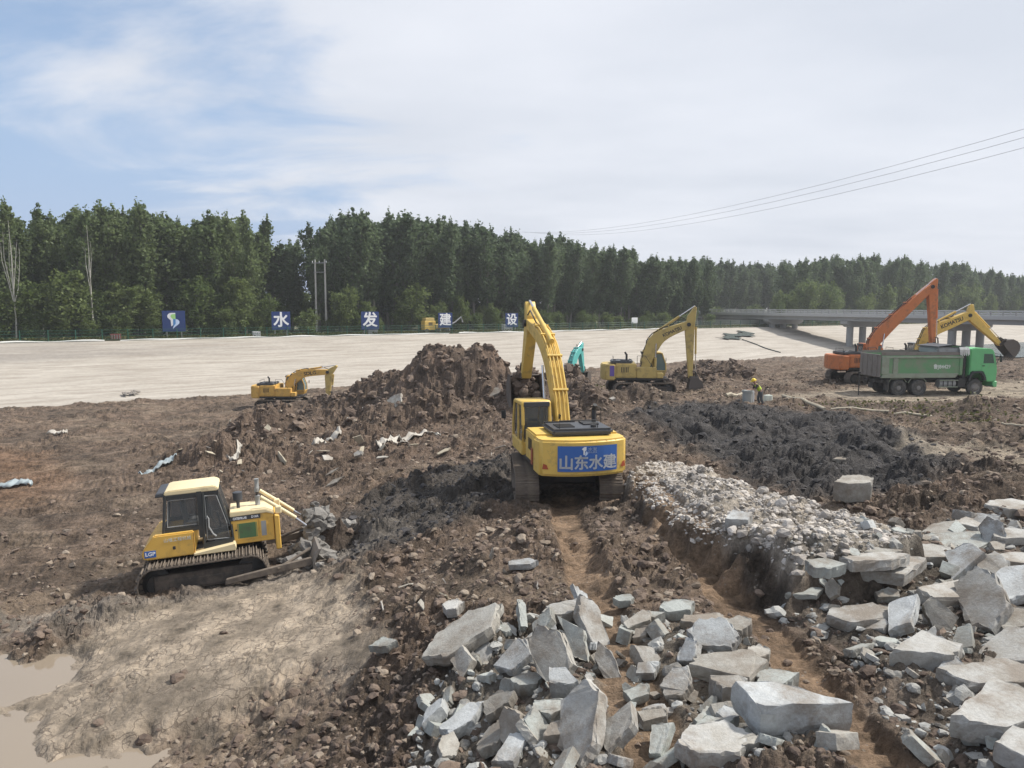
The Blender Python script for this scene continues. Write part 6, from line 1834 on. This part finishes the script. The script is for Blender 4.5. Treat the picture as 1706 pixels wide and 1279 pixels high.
crate(193, (1.2, .8, .7), 'red_paint', 'red site chest behind the fence by the logo board', 'chest')
crate(427, (1.0, .8, .7), 'white', 'white box behind the fence before the 水 board', 'box')
crate(620, (1.5, .9, .9), 'grey_paint', 'grey slatted crate under the 发 board', 'crate')
crate(845, (1.8, .9, 1.2), 'bridge_pale', 'pale slatted crate under the 设 board', 'crate', 6)

# ------------------------------------------------------------------ worker by the concrete pipe
wq = on_px(1266, 677, -.35)
wk = thing('person', wq, R(180), 'worker in yellow helmet and lime vest bending beside the upright concrete pipe', 'person')
def skin_body(name, verts, edges, radii, mat, parent, root=0):
    me = bpy.data.meshes.new(name); me.from_pydata(verts, edges, [])
    o = mesh_obj(name, me, mat, parent)
    md = o.modifiers.new('skin', 'SKIN'); sk = me.skin_vertices[0].data
    for i, r in enumerate(radii):
        sk[i].radius = r if isinstance(r, tuple) else (r, r)
    sk[root].use_root = True
    sb = o.modifiers.new('sub', 'SUBSURF'); sb.levels = 2; sb.render_levels = 2
    return o
# local +x is where he faces (towards the pipe); bent forward at the hip
V = [(0, 0, .92), (.10, 0, 1.08), (.25, 0, 1.26), (.30, 0, 1.34), (.36, 0, 1.42), (.40, 0, 1.50),           # 0 hip .. 5 head
     (-.02, -.1, .86), (.10, -.11, .48), (-.04, -.12, .07), (.12, -.13, .03),
     (-.02, .1, .86), (-.02, .13, .47), (-.16, .14, .07), (.0, .15, .03),
     (.25, -.19, 1.28), (.36, -.24, 1.02), (.58, -.20, .98), (.66, -.19, .98),
     (.25, .19, 1.28), (.38, .24, 1.04), (.60, .18, 1.00), (.68, .17, 1.0)]
E = [(0, 1), (1, 2), (2, 3), (3, 4), (4, 5), (0, 6), (6, 7), (7, 8), (8, 9), (0, 10), (10, 11), (11, 12), (12, 13), (2, 14), (14, 15), (15, 16), (16, 17), (2, 18), (18, 19), (19, 20), (20, 21)]
Rr = [(.15, .12), (.15, .11), (.16, .11), .06, .085, .095, .095, .065, .045, .045, .095, .065, .045, .045, .06, .045, .034, .032, .06, .045, .034, .032]
for side_, b0 in ((-1, 17), (1, 21)):
    hx, hy, hz_ = V[b0]
    for k, (dy, ln) in enumerate([(-.03, .07), (-.01, .08), (.01, .085), (.03, .07)]):
        i0 = len(V); V.append((hx + .05, hy + dy, hz_)); V.append((hx + .05 + ln, hy + dy, hz_ - .03)); E += [(b0, i0), (i0, i0 + 1)]; Rr += [.010, .009]
    i0 = len(V); V.append((hx + .02, hy - side_ * .045, hz_ - .01)); V.append((hx + .06, hy - side_ * .06, hz_ - .035)); E += [(b0, i0), (i0, i0 + 1)]; Rr += [.011, .010]
body = skin_body('body', V, E, Rr, 'skin', wk)
skin_body('trousers', [V[0], V[6], V[7], (V[8][0] + .02, V[8][1], .16), V[10], V[11], (V[12][0] + .02, V[12][1], .16), (.05, 0, 1.0)], [(0, 1), (1, 2), (2, 3), (0, 4), (4, 5), (5, 6), (0, 7)], [(.165, .14), .11, .082, .07, .11, .082, .07, (.16, .12)], 'trousers', wk)
skin_body('shirt', [V[2], V[14], V[15], V[18], V[19], (.2, 0, 1.2)], [(0, 1), (1, 2), (0, 3), (3, 4), (0, 5)], [(.15, .11), .075, .06, .075, .06, (.16, .12)], 'shirt_dark', wk)
skin_body('vest', [V[0], V[1], V[2], (.29, 0, 1.31)], [(0, 1), (1, 2), (2, 3)], [(.18, .145), (.185, .145), (.185, .13), (.12, .09)], 'hi_vis', wk)
hm_ = MB(); b2 = bmesh.new(); bmesh.ops.create_uvsphere(b2, u_segments=16, v_segments=10, radius=.145)
bmesh.ops.delete(b2, geom=[v_ for v_ in b2.verts if v_.co.z < -.02], context='VERTS')
hm_._merge(b2); hm_.cyl((0, 0, -.02), (0, 0, .0), .165, 18); hm_.box((.15, 0, -.012), (.1, .16, .02))
hm_.bm.transform(Matrix.Translation((.415, 0, 1.53)) @ Matrix.Rotation(R(22), 4, 'Y'))
hm_.build('helmet', 'helmet_yellow', wk, True)
fm = MB()
for sd in (-1, 1):
    fm.box((.495, sd * .035, 1.495), (.012, .026, .012))
    MB().lathe([(0, .02), (.015, .03), (.03, .015)], (.40, sd * .085, 1.49), (0, sd, 0), 8).build('ear', 'skin', wk, True)
fm.box((.485, 0, 1.43), (.012, .05, .01)).build('eyes_and_mouth', 'dark_print', wk)
MB().prism([(.485, 1.49), (.52, 1.455), (.485, 1.45)], -.014, .014).build('nose', 'skin', wk)
for y, x in ((-.12, .05), (.14, -.07)):
    MB().box((x, y, .05), (.28, .1, .1), bevel=.035, seg=2).build('boot', 'black_frame', wk, True)
pq = on_px(1245, 671, -.4)
pp_ = thing('pipe_ring', pq, 0, 'short upright grey concrete pipe beside the worker', 'concrete pipe')
MB().lathe([(-.15, .30), (.78, .30), (.78, .235), (-.1, .235)], (0, 0, 0), (0, 0, 1), 24).build('barrel', 'pipe_concrete', pp_, True)
MB().lathe([(.66, .335), (.78, .335), (.78, .24)], (0, 0, 0), (0, 0, 1), 24).build('collar', 'pipe_concrete', pp_, True)
MB().box((.34, -.1, .36), (.07, .05, .78)).build('stake', 'white', pp_)
o = bpy.data.objects.new('sack', slab_mesh(4321, .28, .8, .42, 6)); o.data.materials.append(MATS['bag_white']); link(o)
sq = on_px(1280, 669, -.4); o.location = sq + Vector((0, 0, .2)); tag(o, 'pale sack standing on the mud behind the worker', 'sack')
# pale pipes and battens lying near the worker
def rod(p0, p1, z0, r, mat, label, name='pale_pipe', cat='pipe'):
    a, b_ = on_px(*p0, z0), on_px(*p1, z0)
    n_ = 9; pts = []
    for i in range(n_):
        p = a.lerp(b_, i / (n_ - 1)); p.z = gz(p.x, p.y) + r * .9; pts.append(p)
    zs = [p.z for p in pts]
    for i in range(1, n_ - 1): pts[i].z = max(zs[i], (pts[i - 1].z + zs[i + 1]) / 2)
    tag(MB().tube(pts, r, 7).build(name, mat, None, True), label, cat)
rod((1304, 661), (1374, 684), -.4, .10, 'wood', 'pale pipe sloping across the mud beyond the worker')
rod((1210, 664), (1236, 662), -.4, .14, 'wood', 'pale plank lying beside the concrete pipe', 'plank', 'plank')
rod((1384, 684), (1480, 690), -.35, .07, 'wood', 'long pale pipe lying along the near edge of the truck road')
rod((1490, 692), (1560, 698), -.35, .07, 'wood', 'second pale pipe in line with the long one beside the truck road')
rod((1668, 709), (1706, 711), -.3, .05, 'wood', 'thin pale batten alone on the rutted ground beyond the dark mud')
# steel post behind the truck tail
o = thing('marker_post', on_px(1430, 658, -.42), 0, 'thin dark marker post behind the dump truck tail', 'post')
MB().cyl((0, 0, -.2), (0, 0, 1.5), .035, 8).build('post', 'dark_metal', o); MB().box((0, 0, 1.5), (.14, .14, .12)).build('cap', 'dark_metal', o)
# grey mud rolled up before the bulldozer blade
bq = PZ(528, 905, -1.9)
g = np.random.default_rng(8); n = 120
PP = np.stack([bq.x + g.normal(0, .33, n), bq.y + g.normal(0, .75, n), np.zeros(n)], 1)
PP[:, 2] = ground(PP[:, 0], PP[:, 1]) + g.uniform(0, .75, n) * np.exp(-((PP[:, 0] - bq.x) / .5) ** 2)
clod_mat('clod_greymud', (.12, .115, .108), (.27, .255, .235), .8)
tag(mesh_obj('rolled_mud', clod_mesh('rolled_mud', PP, g.uniform(.12, .30, n), g, ICO2, jit=.18), 'clod_greymud'), 'grey mud rolled up in front of the bulldozer blade', 'mud', kind='stuff')
# tufts of weeds on the rough ground by the road
g = np.random.default_rng(12); n = 650
cxs = [PZ(1560, 690, -.2), PZ(1440, 676, -.3), PZ(975, 640, -.6), PZ(1620, 700, -.1)]
ii = g.integers(0, 4, n); xx = np.array([cxs[i].x for i in ii]) + g.normal(0, 1.6, n); yy = np.array([cxs[i].y for i in ii]) + g.normal(0, .9, n)
tag(mesh_obj('weeds', leaves_mesh('weeds', np.stack([xx, yy, ground(xx, yy) + g.uniform(0, .2, n)], 1), .09, g, 0), 'grass_blade'), 'low green weeds on the rough ground by the truck road', 'weeds', kind='stuff')
# ------------------------------------------------------------------ summer haze
m = bpy.data.materials.new('haze'); m.use_nodes = True; MATS['haze'] = m
t = m.node_tree; t.nodes.clear()
ou = N(t, 'ShaderNodeOutputMaterial'); pv = N(t, 'ShaderNodeVolumePrincipled')
pv.inputs['Color'].default_value = (.93, .96, 1.0, 1); pv.inputs['Density'].default_value = .00045; pv.inputs['Anisotropy'].default_value = .2
L(t, pv.outputs[0], ou.inputs['Volume'])
tag(MB().box((0, 0, 14.5), (15000, 15000, 49)).build('haze', 'haze'), kind='stuff', label='thin summer haze over the whole site', cat='haze')
